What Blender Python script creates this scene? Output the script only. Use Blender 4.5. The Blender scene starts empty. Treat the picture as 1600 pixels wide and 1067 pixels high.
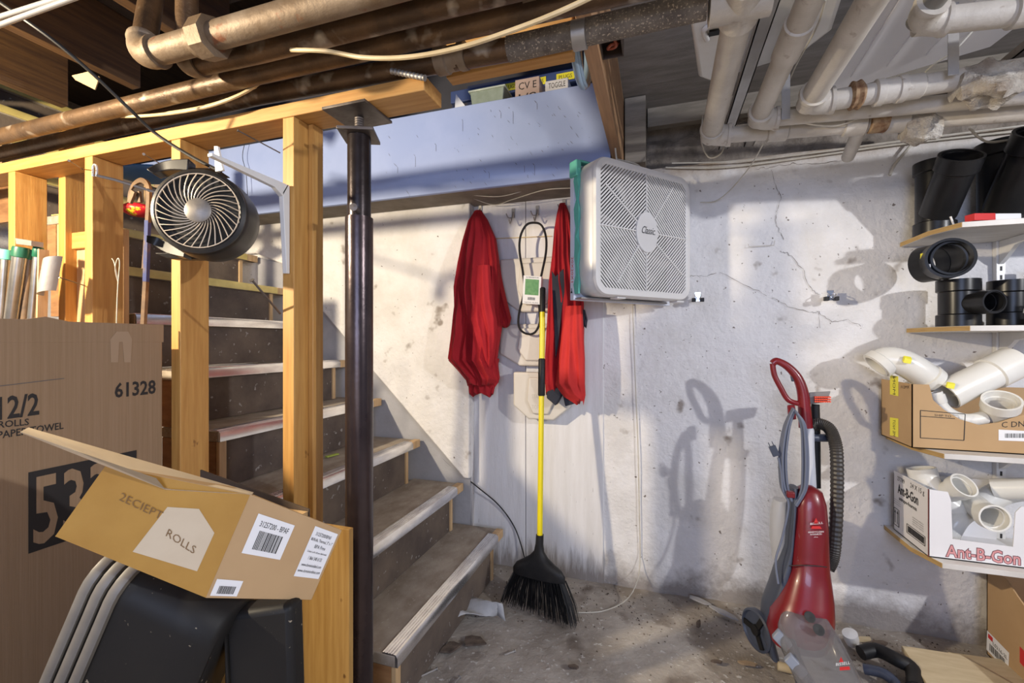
import bpy, math, random
from mathutils import Vector, Matrix, noise
random.seed(7)
SC = bpy.context.scene
COL = SC.collection
# ------------------------------------------------------------------ camera
F = 700.0; HZ = 533.5; CH = 1.1; AL = math.atan(230/700.0)
CA, SA = math.cos(AL), math.sin(AL)
cam = bpy.data.cameras.new('camera'); camo = bpy.data.objects.new('camera', cam); COL.objects.link(camo)
camo.location = (0, 0, CH); camo.rotation_euler = (math.pi/2, 0, AL)
cam.sensor_width = 36; cam.lens = F/1600*36; cam.clip_start = .02
SC.camera = camo
SC.view_settings.view_transform = 'Standard'; SC.view_settings.look = 'None'
SC.view_settings.gamma = 1; SC.view_settings.use_curve_mapping = False
SC.view_settings.exposure = 0.0
# ------------------------------------------------------------------ light
w = bpy.data.worlds.new('world'); SC.world = w; w.use_nodes = True
w.node_tree.nodes['Background'].inputs[0].default_value = (.55, .66, 1.0, 1)
w.node_tree.nodes['Background'].inputs[1].default_value = .26
def lamp(kind, name, loc, power, color, size=.1, aim=None, size_y=None):
    l = bpy.data.lights.new(name, kind); l.energy = power; l.color = color
    if kind == 'AREA':
        l.shape = 'RECTANGLE'; l.size = size; l.size_y = size_y or size
    else: l.shadow_soft_size = size
    o = bpy.data.objects.new(name, l); COL.objects.link(o); o.location = loc
    if aim is not None:
        o.rotation_euler = (Vector(aim)-Vector(loc)).to_track_quat('-Z', 'Y').to_euler()
    return o
lamp('POINT', 'work_lamp', (-1.95, -.1, 1.72), 232, (1, .84, .60), .035)
lamp('POINT', 'ceiling_bulb', (2.35, -.05, 1.8), 155, (.97, .97, 1.0), .035)
lamp('AREA', 'daylight', (.3, -2.1, 1.5), 38, (.52, .65, 1.0), 1.4, (-.3, 2, 1.5), 1.0)
lamp('AREA', 'bounce', (0, -.9, .9), 5, (1, .88, .72), 1.2, (0, 1, 2.1), .8)

# ------------------------------------------------------------------ helpers
def ray(x, y):
    u = (x-800)/F; v = (HZ-y)/F
    return Vector((u*CA-SA, u*SA+CA, v))
def at(x, y, Y=None, X=None, Z=None, t=None):
    d = ray(x, y)
    if Y is not None: t = Y/d.y
    elif X is not None: t = X/d.x
    elif Z is not None: t = (Z-CH)/d.z
    return Vector((d.x*t, d.y*t, CH+d.z*t))
def frame(d):
    d = d.normalized(); a = Vector((0, 0, 1)) if abs(d.z) < .9 else Vector((1, 0, 0))
    n = d.cross(a).normalized(); return n, d.cross(n).normalized()
def spl(pts, k=6, closed=False):
    P = [Vector(p) for p in pts]; n = len(P); out = []
    rng = range(n if closed else n-1)
    for i in rng:
        if closed: a, b, c, d = P[i-1], P[i], P[(i+1) % n], P[(i+2) % n]
        else: a, b, c, d = P[max(i-1, 0)], P[i], P[i+1], P[min(i+2, n-1)]
        for j in range(k):
            t = j/k
            out.append(.5*((2*b)+(c-a)*t+(2*a-5*b+4*c-d)*t*t+(3*b-a-3*c+d)*t**3))
    if not closed: out.append(P[-1])
    return out
class MB:
    def __init__(s): s.v = []; s.f = []
    def add(s, vs, fs):
        b = len(s.v); s.v += [Vector(p) for p in vs]; s.f += [[b+i for i in f] for f in fs]; return s
    def box(s, x0, x1, y0, y1, z0, z1):
        return s.hexa([(x0,y0,z0),(x1,y0,z0),(x1,y1,z0),(x0,y1,z0),(x0,y0,z1),(x1,y0,z1),(x1,y1,z1),(x0,y1,z1)])
    def hexa(s, c):
        return s.add(c, [(3,2,1,0),(4,5,6,7),(0,1,5,4),(1,2,6,5),(2,3,7,6),(3,0,4,7)])
    def obox(s, c, a, b, d):
        c, a, b, d = Vector(c), Vector(a), Vector(b), Vector(d)
        return s.hexa([c-a-b-d, c+a-b-d, c+a+b-d, c-a+b-d, c-a-b+d, c+a-b+d, c+a+b+d, c-a+b+d])
    def bar(s, p, q, w, h, up=(0,0,1)):
        p, q = Vector(p), Vector(q); d = (q-p); n = d.normalized().cross(Vector(up)).normalized(); u = n.cross(d).normalized()
        return s.obox((p+q)/2, d/2, n*w/2, u*h/2)
    def prism(s, poly, ext):
        n = len(poly); ext = Vector(ext); P = [Vector(p) for p in poly]
        return s.add(P+[p+ext for p in P], [list(range(n))[::-1], list(range(n, 2*n))]+[(i, (i+1) % n, n+(i+1) % n, n+i) for i in range(n)])
    def rings(s, R, cap=True, closed=False):
        n = len(R[0]); m = len(R); vs = [p for r in R for p in r]; fs = []
        for i in range(m if closed else m-1):
            a = i*n; b = ((i+1) % m)*n
            for j in range(n): fs.append((a+j, a+(j+1) % n, b+(j+1) % n, b+j))
        if cap and not closed: fs += [list(range(n))[::-1], list(range((m-1)*n, m*n))]
        return s.add(vs, fs)
    def _sweep(s, pts, r, n, closed=False):
        P = [Vector(p) for p in pts]; m = len(P); R = []; nn = None
        for i in range(m):
            if closed: d = P[(i+1) % m]-P[i-1]
            else: d = P[min(i+1, m-1)]-P[max(i-1, 0)]
            d = d.normalized()
            if nn is None: nn, _ = frame(d)
            nn = (nn-d*nn.dot(d)).normalized(); b = d.cross(nn)
            rr = r[i] if isinstance(r, (list, tuple)) else r
            R.append([P[i]+(nn*math.cos(2*math.pi*j/n)+b*math.sin(2*math.pi*j/n))*rr for j in range(n)])
        return R
    def tube(s, pts, r, n=12, cap=True, closed=False):
        return s.rings(s._sweep(pts, r, n, closed), cap, closed)
    def hollow(s, pts, ro, ri, n=28):
        A = s._sweep(pts, ro, n); B = s._sweep(pts, ri, n)
        return s.rings(A+B[::-1], closed=True)
    def lathe(s, o, ax, prof, n=24, closed=False):
        o = Vector(o); ax = Vector(ax).normalized(); a, b = frame(ax)
        R = [[o+ax*h+(a*math.cos(2*math.pi*j/n)+b*math.sin(2*math.pi*j/n))*max(r, 1e-5) for j in range(n)] for r, h in prof]
        return s.rings(R, True, closed)
    def text(s, txt, p0, p1, hgt, up, off=0.0, res=2):
        "text fitted from p0 to p1 (baseline), hgt tall along up, off = boldness"
        cu = bpy.data.curves.new('t', 'FONT'); cu.body = txt; cu.resolution_u = res; cu.offset = off
        o = bpy.data.objects.new('t', cu); me = bpy.data.meshes.new_from_object(o)
        vs = [v.co.copy() for v in me.vertices]; fs = [list(p.vertices) for p in me.polygons]
        if vs:
            x0 = min(v.x for v in vs); x1 = max(v.x for v in vs); y0 = min(v.y for v in vs); y1 = max(v.y for v in vs)
            p0 = Vector(p0); dx = Vector(p1)-p0; up = Vector(up).normalized()*hgt
            s.add([p0+dx*((v.x-x0)/(x1-x0))+up*((v.y-y0)/(y1-y0)) for v in vs], fs)
        bpy.data.objects.remove(o); bpy.data.curves.remove(cu); bpy.data.meshes.remove(me)
        return s
WM = {}
X_ = Vector((1,0,0)); Z_ = Vector((0,0,1))
def obj(name, mb, m, parent=None, label=None, cat=None, group=None, kind=None, bev=0, smooth=38, local=False, seg=2):
    me = bpy.data.meshes.new(name)
    vs = mb.v
    if parent is not None:
        M = WM[parent.name]
        if not local:
            I = M.inverted(); vs = [I @ v for v in vs]
    else:
        zs = min(v.z for v in vs); c = Vector(((min(v.x for v in vs)+max(v.x for v in vs))/2, (min(v.y for v in vs)+max(v.y for v in vs))/2, zs))
        if kind == 'structure': c = Vector((0, 0, 0))
        vs = [v-c for v in vs]; M = Matrix.Translation(c)
    me.from_pydata([tuple(v) for v in vs], [], mb.f); me.validate()
    import bmesh
    bm = bmesh.new(); bm.from_mesh(me)
    if not (name in ('print', 'label_print', 'lettering')): bmesh.ops.recalc_face_normals(bm, faces=bm.faces)
    bm.to_mesh(me); bm.free()
    if smooth:
        me.shade_smooth(); me.set_sharp_from_angle(angle=math.radians(smooth))
    me.materials.append(m)
    o = bpy.data.objects.new(name, me); COL.objects.link(o)
    if parent is not None: o.parent = parent
    else: o.matrix_world = M; o.location = M.translation
    WM[o.name] = M
    if bev:
        b = o.modifiers.new('bevel', 'BEVEL'); b.width = bev; b.segments = seg; b.limit_method = 'ANGLE'; b.angle_limit = math.radians(40)
    tag(o, label, cat, group, kind)
    return o
def tag(o, label=None, cat=None, group=None, kind=None):
    if label: o['label'] = label
    if cat: o['category'] = cat
    if group: o['group'] = group
    if kind: o['kind'] = kind
def thing(name, label, cat, loc=(0,0,0), group=None, rot=(0,0,0)):
    from mathutils import Euler
    o = bpy.data.objects.new(name, None); COL.objects.link(o); o.empty_display_size = .05
    o.location = loc; o.rotation_euler = rot
    WM[o.name] = Matrix.LocRotScale(Vector(loc), Euler(rot), None)
    tag(o, label, cat, group); return o
def struct(name, mb, m, **k): return obj(name, mb, m, kind='structure', **k)
def dup(root, loc, rot=None, label=None, group=None):
    def cp(o, par):
        c = o.copy(); COL.objects.link(c); c.parent = par
        for ch in [x for x in KIDS.get(o.name, [])]: cp(ch, c)
        return c
    KIDS = {}
    for x in bpy.data.objects:
        if x.parent: KIDS.setdefault(x.parent.name, []).append(x)
    c = cp(root, None); c.location = loc
    if rot is not None: c.rotation_euler = rot
    if label: c['label'] = label
    if group: c['group'] = group
    return c

# ------------------------------------------------------------------ materials
MATS = {}
def pm(name, col, rough=.6, metal=0, var=None, vs=6, bump=0, bs=60, spots=None, scale=(1,1,1), rot=(0,0,0), alpha=None, trans=0, spots2=None, coat=0, spec=None, det=6, emit=None, zdirt=None, contrast=(.35,.65), bdist=.004):
    m = bpy.data.materials.new(name); m.use_nodes = True; N = m.node_tree.nodes; L = m.node_tree.links
    b = N['Principled BSDF']; b.inputs['Roughness'].default_value = rough; b.inputs['Metallic'].default_value = metal
    c4 = lambda c: (c[0], c[1], c[2], 1)
    b.inputs['Base Color'].default_value = c4(col)
    if spec is not None: b.inputs['Specular IOR Level'].default_value = spec
    if coat: b.inputs['Coat Weight'].default_value = coat
    if trans: b.inputs['Transmission Weight'].default_value = trans
    if alpha is not None: b.inputs['Alpha'].default_value = alpha
    tc = N.new('ShaderNodeTexCoord'); mp = N.new('ShaderNodeMapping'); L.new(tc.outputs['Object'], mp.inputs[0])
    mp.inputs['Scale'].default_value = scale; mp.inputs['Rotation'].default_value = rot
    def nz(sc, d=det, ro=.6, vec=None):
        n = N.new('ShaderNodeTexNoise'); n.inputs['Scale'].default_value = sc; n.inputs['Detail'].default_value = d; n.inputs['Roughness'].default_value = ro
        L.new(vec or mp.outputs[0], n.inputs[0]); return n.outputs[0]
    def ramp(src, a, bb):
        r = N.new('ShaderNodeMapRange'); L.new(src, r.inputs[0]); r.inputs[1].default_value = a; r.inputs[2].default_value = bb; return r.outputs[0]
    def mix(f, a, bcol):
        x = N.new('ShaderNodeMix'); x.data_type = 'RGBA'; L.new(f, x.inputs[0])
        if isinstance(a, tuple): x.inputs[6].default_value = a
        else: L.new(a, x.inputs[6])
        x.inputs[7].default_value = bcol; return x.outputs[2]
    cur = c4(col)
    if var: cur = mix(ramp(nz(vs), *contrast), cur, c4(var))
    for sp in (spots, spots2):
        if sp:
            vec = None
            if len(sp) > 4:
                m2 = N.new('ShaderNodeMapping'); L.new(tc.outputs['Object'], m2.inputs[0]); m2.inputs['Scale'].default_value = sp[4]
                if len(sp) > 5: m2.inputs['Rotation'].default_value = sp[5]
                vec = m2.outputs[0]
            cur = mix(ramp(nz(sp[1], 3, .5, vec), sp[2], sp[3]), cur, c4(sp[0]))
    if zdirt:   # dirt crusted towards given height: (colour, z_from, z_to, noise scale)
        for zd in zdirt:
            sx = N.new('ShaderNodeSeparateXYZ'); L.new(tc.outputs['Object'], sx.inputs[0])
            a = ramp(sx.outputs[2], zd[1], zd[2]); n = nz(zd[3], 8, .65)
            mu = N.new('ShaderNodeMath'); mu.operation = 'ADD'; L.new(a, mu.inputs[0]); L.new(n, mu.inputs[1])
            cur = mix(ramp(mu.outputs[0], zd[4], zd[5]), cur, c4(zd[0]))
    if not isinstance(cur, tuple): L.new(cur, b.inputs['Base Color'])
    if bump:
        bp = N.new('ShaderNodeBump'); bp.inputs['Strength'].default_value = bump; bp.inputs['Distance'].default_value = bdist
        L.new(nz(bs), bp.inputs['Height']); L.new(bp.outputs[0], b.inputs['Normal'])
    if emit: b.inputs['Emission Color'].default_value = c4(emit[0]); b.inputs['Emission Strength'].default_value = emit[1]
    MATS[name] = m; return m
PAINT = pm('wall_paint', (.80,.785,.78), .75, var=(.70,.68,.66), vs=4.5, bump=1.0, bs=34, bdist=.007, contrast=(.42,.62),
           spots=((.33,.29,.26), 9, .66, .74), spots2=((.2,.17,.15), 55, .70, .74),
           zdirt=[((.30,.27,.25), .38, .0, 7, 1.15, 1.45), ((.40,.32,.24), 1.72, 1.9, 6, .95, 1.4)])
BOARDP = pm('white_board_paint', (.78,.77,.78), .6, var=(.70,.685,.68), vs=5, bump=.35, bs=40, scale=(6,6,.6),
            spots=((.25,.22,.2), 30, .72, .75), zdirt=[((.28,.25,.23), .35, .0, 7, 1.15, 1.45)])
BLUEP = pm('bulkhead_paint', (.36,.45,.75), .55, var=(.31,.40,.70), vs=4,
           bump=.1, bs=50)
CONC = pm('floor_concrete', (.43,.39,.345), .9, var=(.24,.205,.17), vs=3.2, bump=.9, bs=30, bdist=.01, contrast=(.38,.62),
          spots=((.12,.09,.07), 5, .60, .72), spots2=((.55,.53,.50), 60, .64, .70))
STONE = pm('stone', (.36,.31,.26), .95, var=(.17,.14,.11), vs=9, bump=1, bs=20, bdist=.02)
PLY = pm('ceiling_ply', (.27,.25,.235), .9, var=(.19,.175,.16), vs=4, scale=(1.5, 9, 1), bump=.3, bs=30)
SUBF = pm('subfloor_wood', (.045,.026,.015), .9, var=(.022,.013,.008), vs=5, scale=(8,1,1), bump=.3)
RIM = pm('rim_board', (.30,.265,.22), .9, var=(.2,.175,.14), vs=6, scale=(1,1,8), bump=.4)
def wood(name, a, b_, sc, knots=True, rough=.55):
    return pm(name, a, rough, var=b_, vs=5, scale=sc, bump=.15, bs=10, spots=((a[0]*.3, a[1]*.22, a[2]*.18), 22, .735, .76, (1, 1, .5)) if knots else None)
STUD = wood('stud_pine', (.58,.315,.085), (.45,.215,.05), (14,14,.9))
PLATE = wood('plate_pine', (.58,.32,.10), (.43,.21,.055), (.9,14,14))
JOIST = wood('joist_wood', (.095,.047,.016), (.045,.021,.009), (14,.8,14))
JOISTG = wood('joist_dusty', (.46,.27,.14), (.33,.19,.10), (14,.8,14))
TREAD = pm('tread_dusty_wood', (.42,.365,.30), .85, var=(.27,.22,.17), vs=5, scale=(2.5,1.5,2), bump=.3, spots=((.5,.47,.42), 50, .68, .72))
TWOOD = wood('step_wood', (.38,.20,.085), (.25,.12,.05), (2,1.2,9))
CLEAT = wood('cleat_pine', (.66,.46,.25), (.52,.33,.16), (14,14,1))
RISER = pm('riser_board', (.17,.13,.10), .9, var=(.085,.065,.055), vs=5, bump=.5, bs=40, spots=((.3,.28,.26), 40, .66, .7))
NOSEM = pm('nosing_metal', (.90,.89,.88), .24, .9, var=(.66,.64,.64), vs=10, scale=(3,1,3))
NOSEY = pm('nosing_yellow', (.72,.60,.22), .45, var=(.55,.44,.15), vs=9, bump=.1)
IRON = pm('iron_pipe', (.15,.088,.045), .42, .45, var=(.075,.045,.026), vs=9, bump=.5, bs=60, spots=((.42,.36,.29), 14, .60, .74), contrast=(.38,.62))
IRONL = pm('iron_pipe_grey', (.27,.21,.15), .58, .35, var=(.16,.105,.06), vs=8, bump=.4, bs=60, spots=((.20,.08,.04), 25, .66, .72))
IRONG = pm('iron_pipe_dust', (.22,.19,.16), .8, .2, var=(.12,.10,.085), vs=30, bump=.6, bs=120, spots=((.50,.42,.32), 220, .58, .66))
POSTM = pm('post_dark_steel', (.06,.05,.052), .26, .7, var=(.03,.022,.022), vs=12, bump=.12, spots=((.14,.09,.07), 90, .70, .74))
POSTG = pm('post_brown_steel', (.075,.055,.056), .26, .65, var=(.045,.032,.034), vs=10, bump=.12)
STEEL = pm('dull_steel', (.20,.18,.17), .5, .8, var=(.12,.10,.09), vs=15, bump=.3)
CHROME = pm('chrome', (.75,.75,.76), .18, 1)
ALU = pm('aluminium_tube', (.50,.48,.45), .28, .95, var=(.32,.29,.25), vs=9)
GALV = pm('galvanised', (.42,.41,.40), .5, .7, var=(.36,.34,.32), vs=9, bump=.2)
WPIPE = pm('white_painted_pipe', (.58,.54,.48), .45, var=(.44,.40,.345), vs=7, bump=.4, bs=70, spots=((.30,.24,.19), 30, .68, .76))
WTAPE = pm('crusty_pipe_wrap', (.60,.56,.49), .95, var=(.28,.235,.19), vs=14, bump=1, bs=40, bdist=.02)
RUSTY = pm('rust', (.40,.28,.16), .9, var=(.16,.07,.03), vs=40, bump=.8)
WPLA = pm('white_plastic', (.80,.79,.77), .35, var=(.72,.70,.66), vs=5)
PVC = pm('white_pvc', (.83,.82,.77), .25, var=(.75,.73,.67), vs=4)
ABS = pm('black_abs', (.010,.010,.011), .3, spec=.32, var=(.017,.017,.018), vs=8)
BLK = pm('black_rubber', (.012,.012,.013), .5, spec=.3, var=(.022,.021,.021), vs=20)
BLKD = pm('black_dusty_plastic', (.010,.0095,.010), .55, spec=.3, var=(.016,.015,.0145), vs=3, spots=((.30,.25,.18), 90, .71, .74))
RIMG = pm('bin_rim_dusty', (.13,.12,.11), .5, var=(.19,.175,.155), vs=8)
WIRE = pm('white_cable', (.60,.57,.50), .55, var=(.50,.46,.38), vs=20)
YWIRE = pm('cream_cable', (.66,.52,.30), .5, var=(.52,.40,.22), vs=14)
CARD = pm('cardboard', (.33,.22,.13), .9, var=(.29,.19,.105), vs=3, bump=.15, bs=8, scale=(1,60,1))
CARDL = pm('cardboard_tan', (.50,.33,.17), .85, var=(.45,.29,.145), vs=4)
CARDP = pm('cardboard_pale', (.66,.55,.40), .85, var=(.58,.47,.33), vs=6)
TAPE = pm('packing_tape', (.48,.265,.06), .25, var=(.41,.215,.045), vs=8, coat=.4, bump=.15, bs=14)
CARDW = pm('white_carton', (.80,.79,.80), .6, var=(.76,.75,.76), vs=3)
INK = pm('black_ink', (.018,.016,.016), .6)
INKG = pm('grey_ink', (.12,.11,.11), .6)
RED = pm('red_print', (.62,.03,.03), .5)
PINK = pm('pink_print', (.66,.30,.30), .6)
PAPER = pm('label_paper', (.82,.82,.83), .5)
YEL = pm('yellow_label', (.85,.78,.05), .5)
REDC = pm('red_fleece', (.42,.009,.017), .88, var=(.34,.006,.012), vs=4, bump=.3, bs=200)
REDC2 = pm('red_cloth_bright', (.60,.03,.025), .85, var=(.52,.02,.02), vs=4, bump=.2, bs=200)
BLKC = pm('black_lining', (.02,.022,.035), .8, bump=.2, bs=150)
HYEL = pm('yellow_enamel', (.80,.66,.01), .32)
BLUE = pm('blue_paint_worn', (.035,.055,.20), .5, var=(.17,.12,.09), vs=14, contrast=(.52,.64), scale=(2,2,1))
BARM = pm('bar_worn_metal', (.24,.15,.08), .5, .3, var=(.10,.07,.05), vs=16)
CREAM = pm('cream_plastic', (.66,.62,.56), .5, var=(.60,.555,.49), vs=4)
CLRED = pm('cleaner_red', (.20,.007,.013), .3, var=(.16,.010,.014), vs=6, coat=.3)
CLGRY = pm('cleaner_bluegrey', (.055,.068,.105), .42, var=(.045,.053,.08), vs=8)
CORD = pm('bluegrey_cord', (.13,.15,.21), .5)
CLEARD = pm('dusty_clear_plastic', (.24,.235,.25), .16, alpha=.60, var=(.18,.175,.18), vs=6, coat=.5)
TANK = pm('frosted_tank', (.62,.63,.66), .3, alpha=.55)
ORANGE = pm('orange_bristle', (.85,.09,.03), .6)
FANB = pm('fan_black_plastic', (.016,.015,.015), .4, spec=.35, var=(.035,.031,.028), vs=20, spots=((.2,.17,.14), 70, .70, .75))
FANG = pm('grille_dusty_metal', (.55,.46,.36), .5, .4)
FANH = pm('fan_hub', (.16,.145,.13), .45, .4, var=(.30,.27,.24), vs=20)
FANW = pm('fan_white', (.74,.73,.72), .3, var=(.68,.66,.63), vs=4)
FGRL = pm('fan_grille_dusty', (.76,.74,.71), .5)
FINT = pm('fan_filter_dust', (.05,.042,.036), .95, var=(.03,.025,.022), vs=14)
TEAL = pm('teal_tape', (.13,.52,.42), .6)
TEALC = pm('green_cap', (.012,.11,.06), .4)
FILT = pm('filter_card', (.74,.78,.88), .7)
SHELF = pm('shelf_laminate', (.70,.68,.65), .5, var=(.60,.57,.53), vs=8, scale=(1,5,1))
SHEDGE = pm('shelf_ply_edge', (.56,.38,.15), .7, var=(.40,.25,.09), vs=10, scale=(1,1,30))
SHEET = wood('sheet_wood', (.40,.235,.07), (.30,.16,.04), (16,6,.8))
NAVY = pm('navy_bin', (.025,.035,.09), .4)
BAG = pm('clear_bag', (.55,.55,.56), .15, alpha=.5)
DEB = pm('debris', (.16,.12,.09), .95, var=(.07,.05,.04), vs=30, bump=.6)
FOIL = pm('torn_paper', (.50,.50,.51), .6, var=(.38,.37,.37), vs=9, bump=.3)
PLANKF = pm('plank_pale', (.60,.50,.33), .8, var=(.50,.40,.25), vs=4, scale=(2,10,2))

# ------------------------------------------------------------------ setting
def grid(mb, P, nu, nv, fn):
    base = len(mb.v)
    for j in range(nv+1):
        for i in range(nu+1): mb.v.append(Vector(fn(i/nu, j/nv)))
    for j in range(nv):
        for i in range(nu):
            a = base+j*(nu+1)+i; mb.f.append([a, a+1, a+nu+2, a+nu+1])
    return mb
def floor_h(x, y):
    e = max(0, min(1, (y-1.2)/.5))*.0
    return -.012+.011*noise.noise(Vector((x*2.2, y*2.2, 0)))+.004*noise.noise(Vector((x*9, y*9, 3)))
mb = MB(); grid(mb, None, 170, 120, lambda a, b: (-4.2+8.2*a, -2.6+5.0*b, floor_h(-4.2+8.2*a, -2.6+5.0*b)))
struct('floor', mb, CONC, smooth=80)
# back wall, right part (slightly wavy plaster)
mb = MB(); XR = 4.0
grid(mb, None, 150, 60, lambda a, b: (-.30+(XR+.30)*a, 2.1+.006*noise.noise(Vector((a*18, b*8, 0)))+(.012*noise.noise(Vector((a*40, 3, b*5)))*(1 if b < .08 else 0)), -.03+1.90*b))
mb.box(-.30, XR, 2.108, 2.3, -.03, 1.868)
struct('wall_back', mb, PAINT)
# boards inside the recess
mb = MB()
for a, b in ((-.89, -.62), (-.617, -.245), (-.242, -.292+.0)):
    if b > a: mb.box(a, b, 2.095, 2.3, -.03, 1.79)
mb.box(-.242, -.30, 2.1, 2.3, -.03, 1.8)
struct('wall_recess', mb, BOARDP, bev=.002)
# left part: stepped wall beside the stairs
mb = MB(); mb.box(-4.2, -.89, 2.068, 2.3, -.03, 1.8)
d0 = at(440, 412, Y=2.03); d1 = at(725, 748, Y=2.03)
mb.prism([(-4.2, 2.035, 1.8), (-4.2, 2.035, 1.62), (d0.x-.2, 2.035, 1.62), (d0.x, 2.035, d0.z), (-.92, 2.035, d1.z), (-.89, 2.035, d1.z), (-.89, 2.035, 1.8)], (0, .036, 0))
struct('wall_stair', mb, PAINT, bev=.006)
PAINTG = pm('bare_cement', (.42,.42,.45), .85, var=(.33,.33,.35), vs=5, bump=.6, bs=30)  # darker grey-blue tone for the wall below the stair diagonal
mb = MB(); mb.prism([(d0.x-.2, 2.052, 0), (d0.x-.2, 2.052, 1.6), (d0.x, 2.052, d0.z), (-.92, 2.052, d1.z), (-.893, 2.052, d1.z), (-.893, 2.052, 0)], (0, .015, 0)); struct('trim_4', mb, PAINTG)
# bulkhead
mb = MB(); mb.box(-4.2, -.186, 1.83, 1.85, 1.775, 2.15); bk = struct('wall_bulkhead', mb, BLUEP, bev=.002)
mb = MB(); rs = random.Random(4)
for i in range(105):
    x = rs.triangular(540, 945, 860); y = rs.uniform(150, 300)
    c = at(x, y, Y=1.8292)
    if c.z > 2.13 or c.z < 1.80 or c.x > -.2: continue
    L = rs.uniform(.004, .022)*(1 if rs.random() < .8 else 1.6); w2 = rs.uniform(.0008, .0024)
    d = Vector((.66+rs.uniform(-.2,.15), 0, -.75)).normalized(); n_ = Vector((-d.z, 0, d.x))
    mb.add([c, c+d*L*.4+n_*w2*.5, c+d*L, c+d*L*.6-n_*w2*.5], [(0,1,2,3)])
    if rs.random() < .13: e_ = c+d*L; k = rs.uniform(.02,.05); mb.add([e_+X_*.0006, e_-X_*.0006, e_-X_*.0006-Z_*k, e_+X_*.0006-Z_*k], [(0,1,2,3)])
obj('paint_spatter', mb, pm('spatter',(.10,.09,.12),.7), bk, label='dark diagonal splash marks', smooth=0)
mb = MB(); mb.box(-4.2, -.19, 1.851, 2.4, 1.782, 1.81); mb.box(-4.2,-.19,1.851,2.4,2.10,2.13); struct('trim_1', mb, RIM)
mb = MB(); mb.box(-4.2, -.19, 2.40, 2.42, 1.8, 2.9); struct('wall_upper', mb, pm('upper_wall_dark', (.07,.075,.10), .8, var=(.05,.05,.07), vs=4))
# rim board and stone above the right wall
mb = MB(); mb.box(-.05, XR, 2.13, 2.17, 2.075, 2.2); struct('trim_2', mb, RIM)
mb = MB(); grid(mb, None, 110, 16, lambda a, b: (-.2+4.2*a, 2.26-.05*abs(noise.noise(Vector((a*26, b*2.4, 1))))-.02*noise.noise(Vector((a*70, b*8, 0))), 1.83+.29*b)); mb.box(-.2,XR,2.27,2.4,1.86,2.3)
struct('wall_stone', mb, STONE, smooth=60)
mb = MB(); mb.box(-.15, XR, -2.6, 2.4, 2.16, 2.2); struct('ceiling', mb, PLY)
mb = MB(); mb.box(-4.2, -.15, -2.6, 1.12, 2.22, 2.26); mb.box(-4.2, -.15, 1.12, 2.42, 2.9, 2.94); struct('trim_3', mb, SUBF)
mb = MB(); mb.box(-4.26, -4.2, -2.6, 2.4, 0, 2.94); struct('wall_left', mb, PAINT)

# ------------------------------------------------------------------ framing
def plank(name, x0, x1, y0, y1, z0, z1, m, label, cat, group=None, bev=.002):
    return obj(name, MB().box(x0, x1, y0, y1, z0, z1), m, None, label, cat, group, bev=bev)
YS = .95
for i, (xx, lab) in enumerate(((-.960, 'upright pine stud closest to the black steel post'), (-1.38, 'upright pine stud directly behind the small black round fan'),
                   (-1.775, 'upright pine stud with a white clip, left of the crowbar'), (-2.19, 'upright pine stud at the far left edge behind the metal tubes'))):
    x1 = xx+.038
    plank('wall_stud', xx, x1, YS, YS+.089, 0, 1.699, STUD, lab, 'stud')
plank('wall_stud', -.921, -.905, 1.0, 1.04, 0, 1.699, STUD, 'thin pine strip nailed along the right side of the stud next to the post', 'stud')
plank('wall_stud', -2.19+.10, -2.19+.138, YS+.09, YS+.18, 0, 1.9, STUD, 'rear pine stud just behind the leftmost stud, in half shade', 'stud')
plank('top_plate', -3.6, -.532, YS, YS+.089, 1.70, 1.737, PLATE, 'horizontal pine top plate resting on the studs and steel post', 'beam')
plank('wood_board', -2.08, -1.80, 1.075, 1.095, 0.0, 1.50, CLEAT, 'pale upright board closing the stair side between the two left studs', 'board')
plank('wood_board', -2.08, -1.80, 1.06, 1.0745, 1.44, 1.50, PLATE, 'short pine strip across the top of the pale upright board', 'board')
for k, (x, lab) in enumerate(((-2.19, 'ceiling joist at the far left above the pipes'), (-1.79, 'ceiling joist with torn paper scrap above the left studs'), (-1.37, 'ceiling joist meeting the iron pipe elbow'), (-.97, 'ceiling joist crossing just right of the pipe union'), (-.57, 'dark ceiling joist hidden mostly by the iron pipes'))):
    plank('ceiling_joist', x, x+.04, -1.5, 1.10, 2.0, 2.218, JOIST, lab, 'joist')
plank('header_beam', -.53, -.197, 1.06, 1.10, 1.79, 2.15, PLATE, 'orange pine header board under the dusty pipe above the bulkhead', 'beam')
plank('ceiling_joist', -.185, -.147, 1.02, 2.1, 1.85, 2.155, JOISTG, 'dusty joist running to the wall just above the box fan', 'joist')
plank('blocking', -.142, -.055, 2.00, 2.09, 1.87, 2.155, RIM, 'short dusty upright block behind the box fan hanger', 'block')
mb = MB(); p = at(115, 120, Y=.93); q = at(155, 140, Y=.95)
obj('paper_scrap', MB().prism([at(112,118,Y=.93), at(137,112,Y=.93), at(155,120,Y=.95), at(148,140,Y=.95), at(118,125,Y=.93)], (0,.003,0)), CARDL, None, 'torn tan paper scrap stuck under the left ceiling joists', 'paper')
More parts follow.
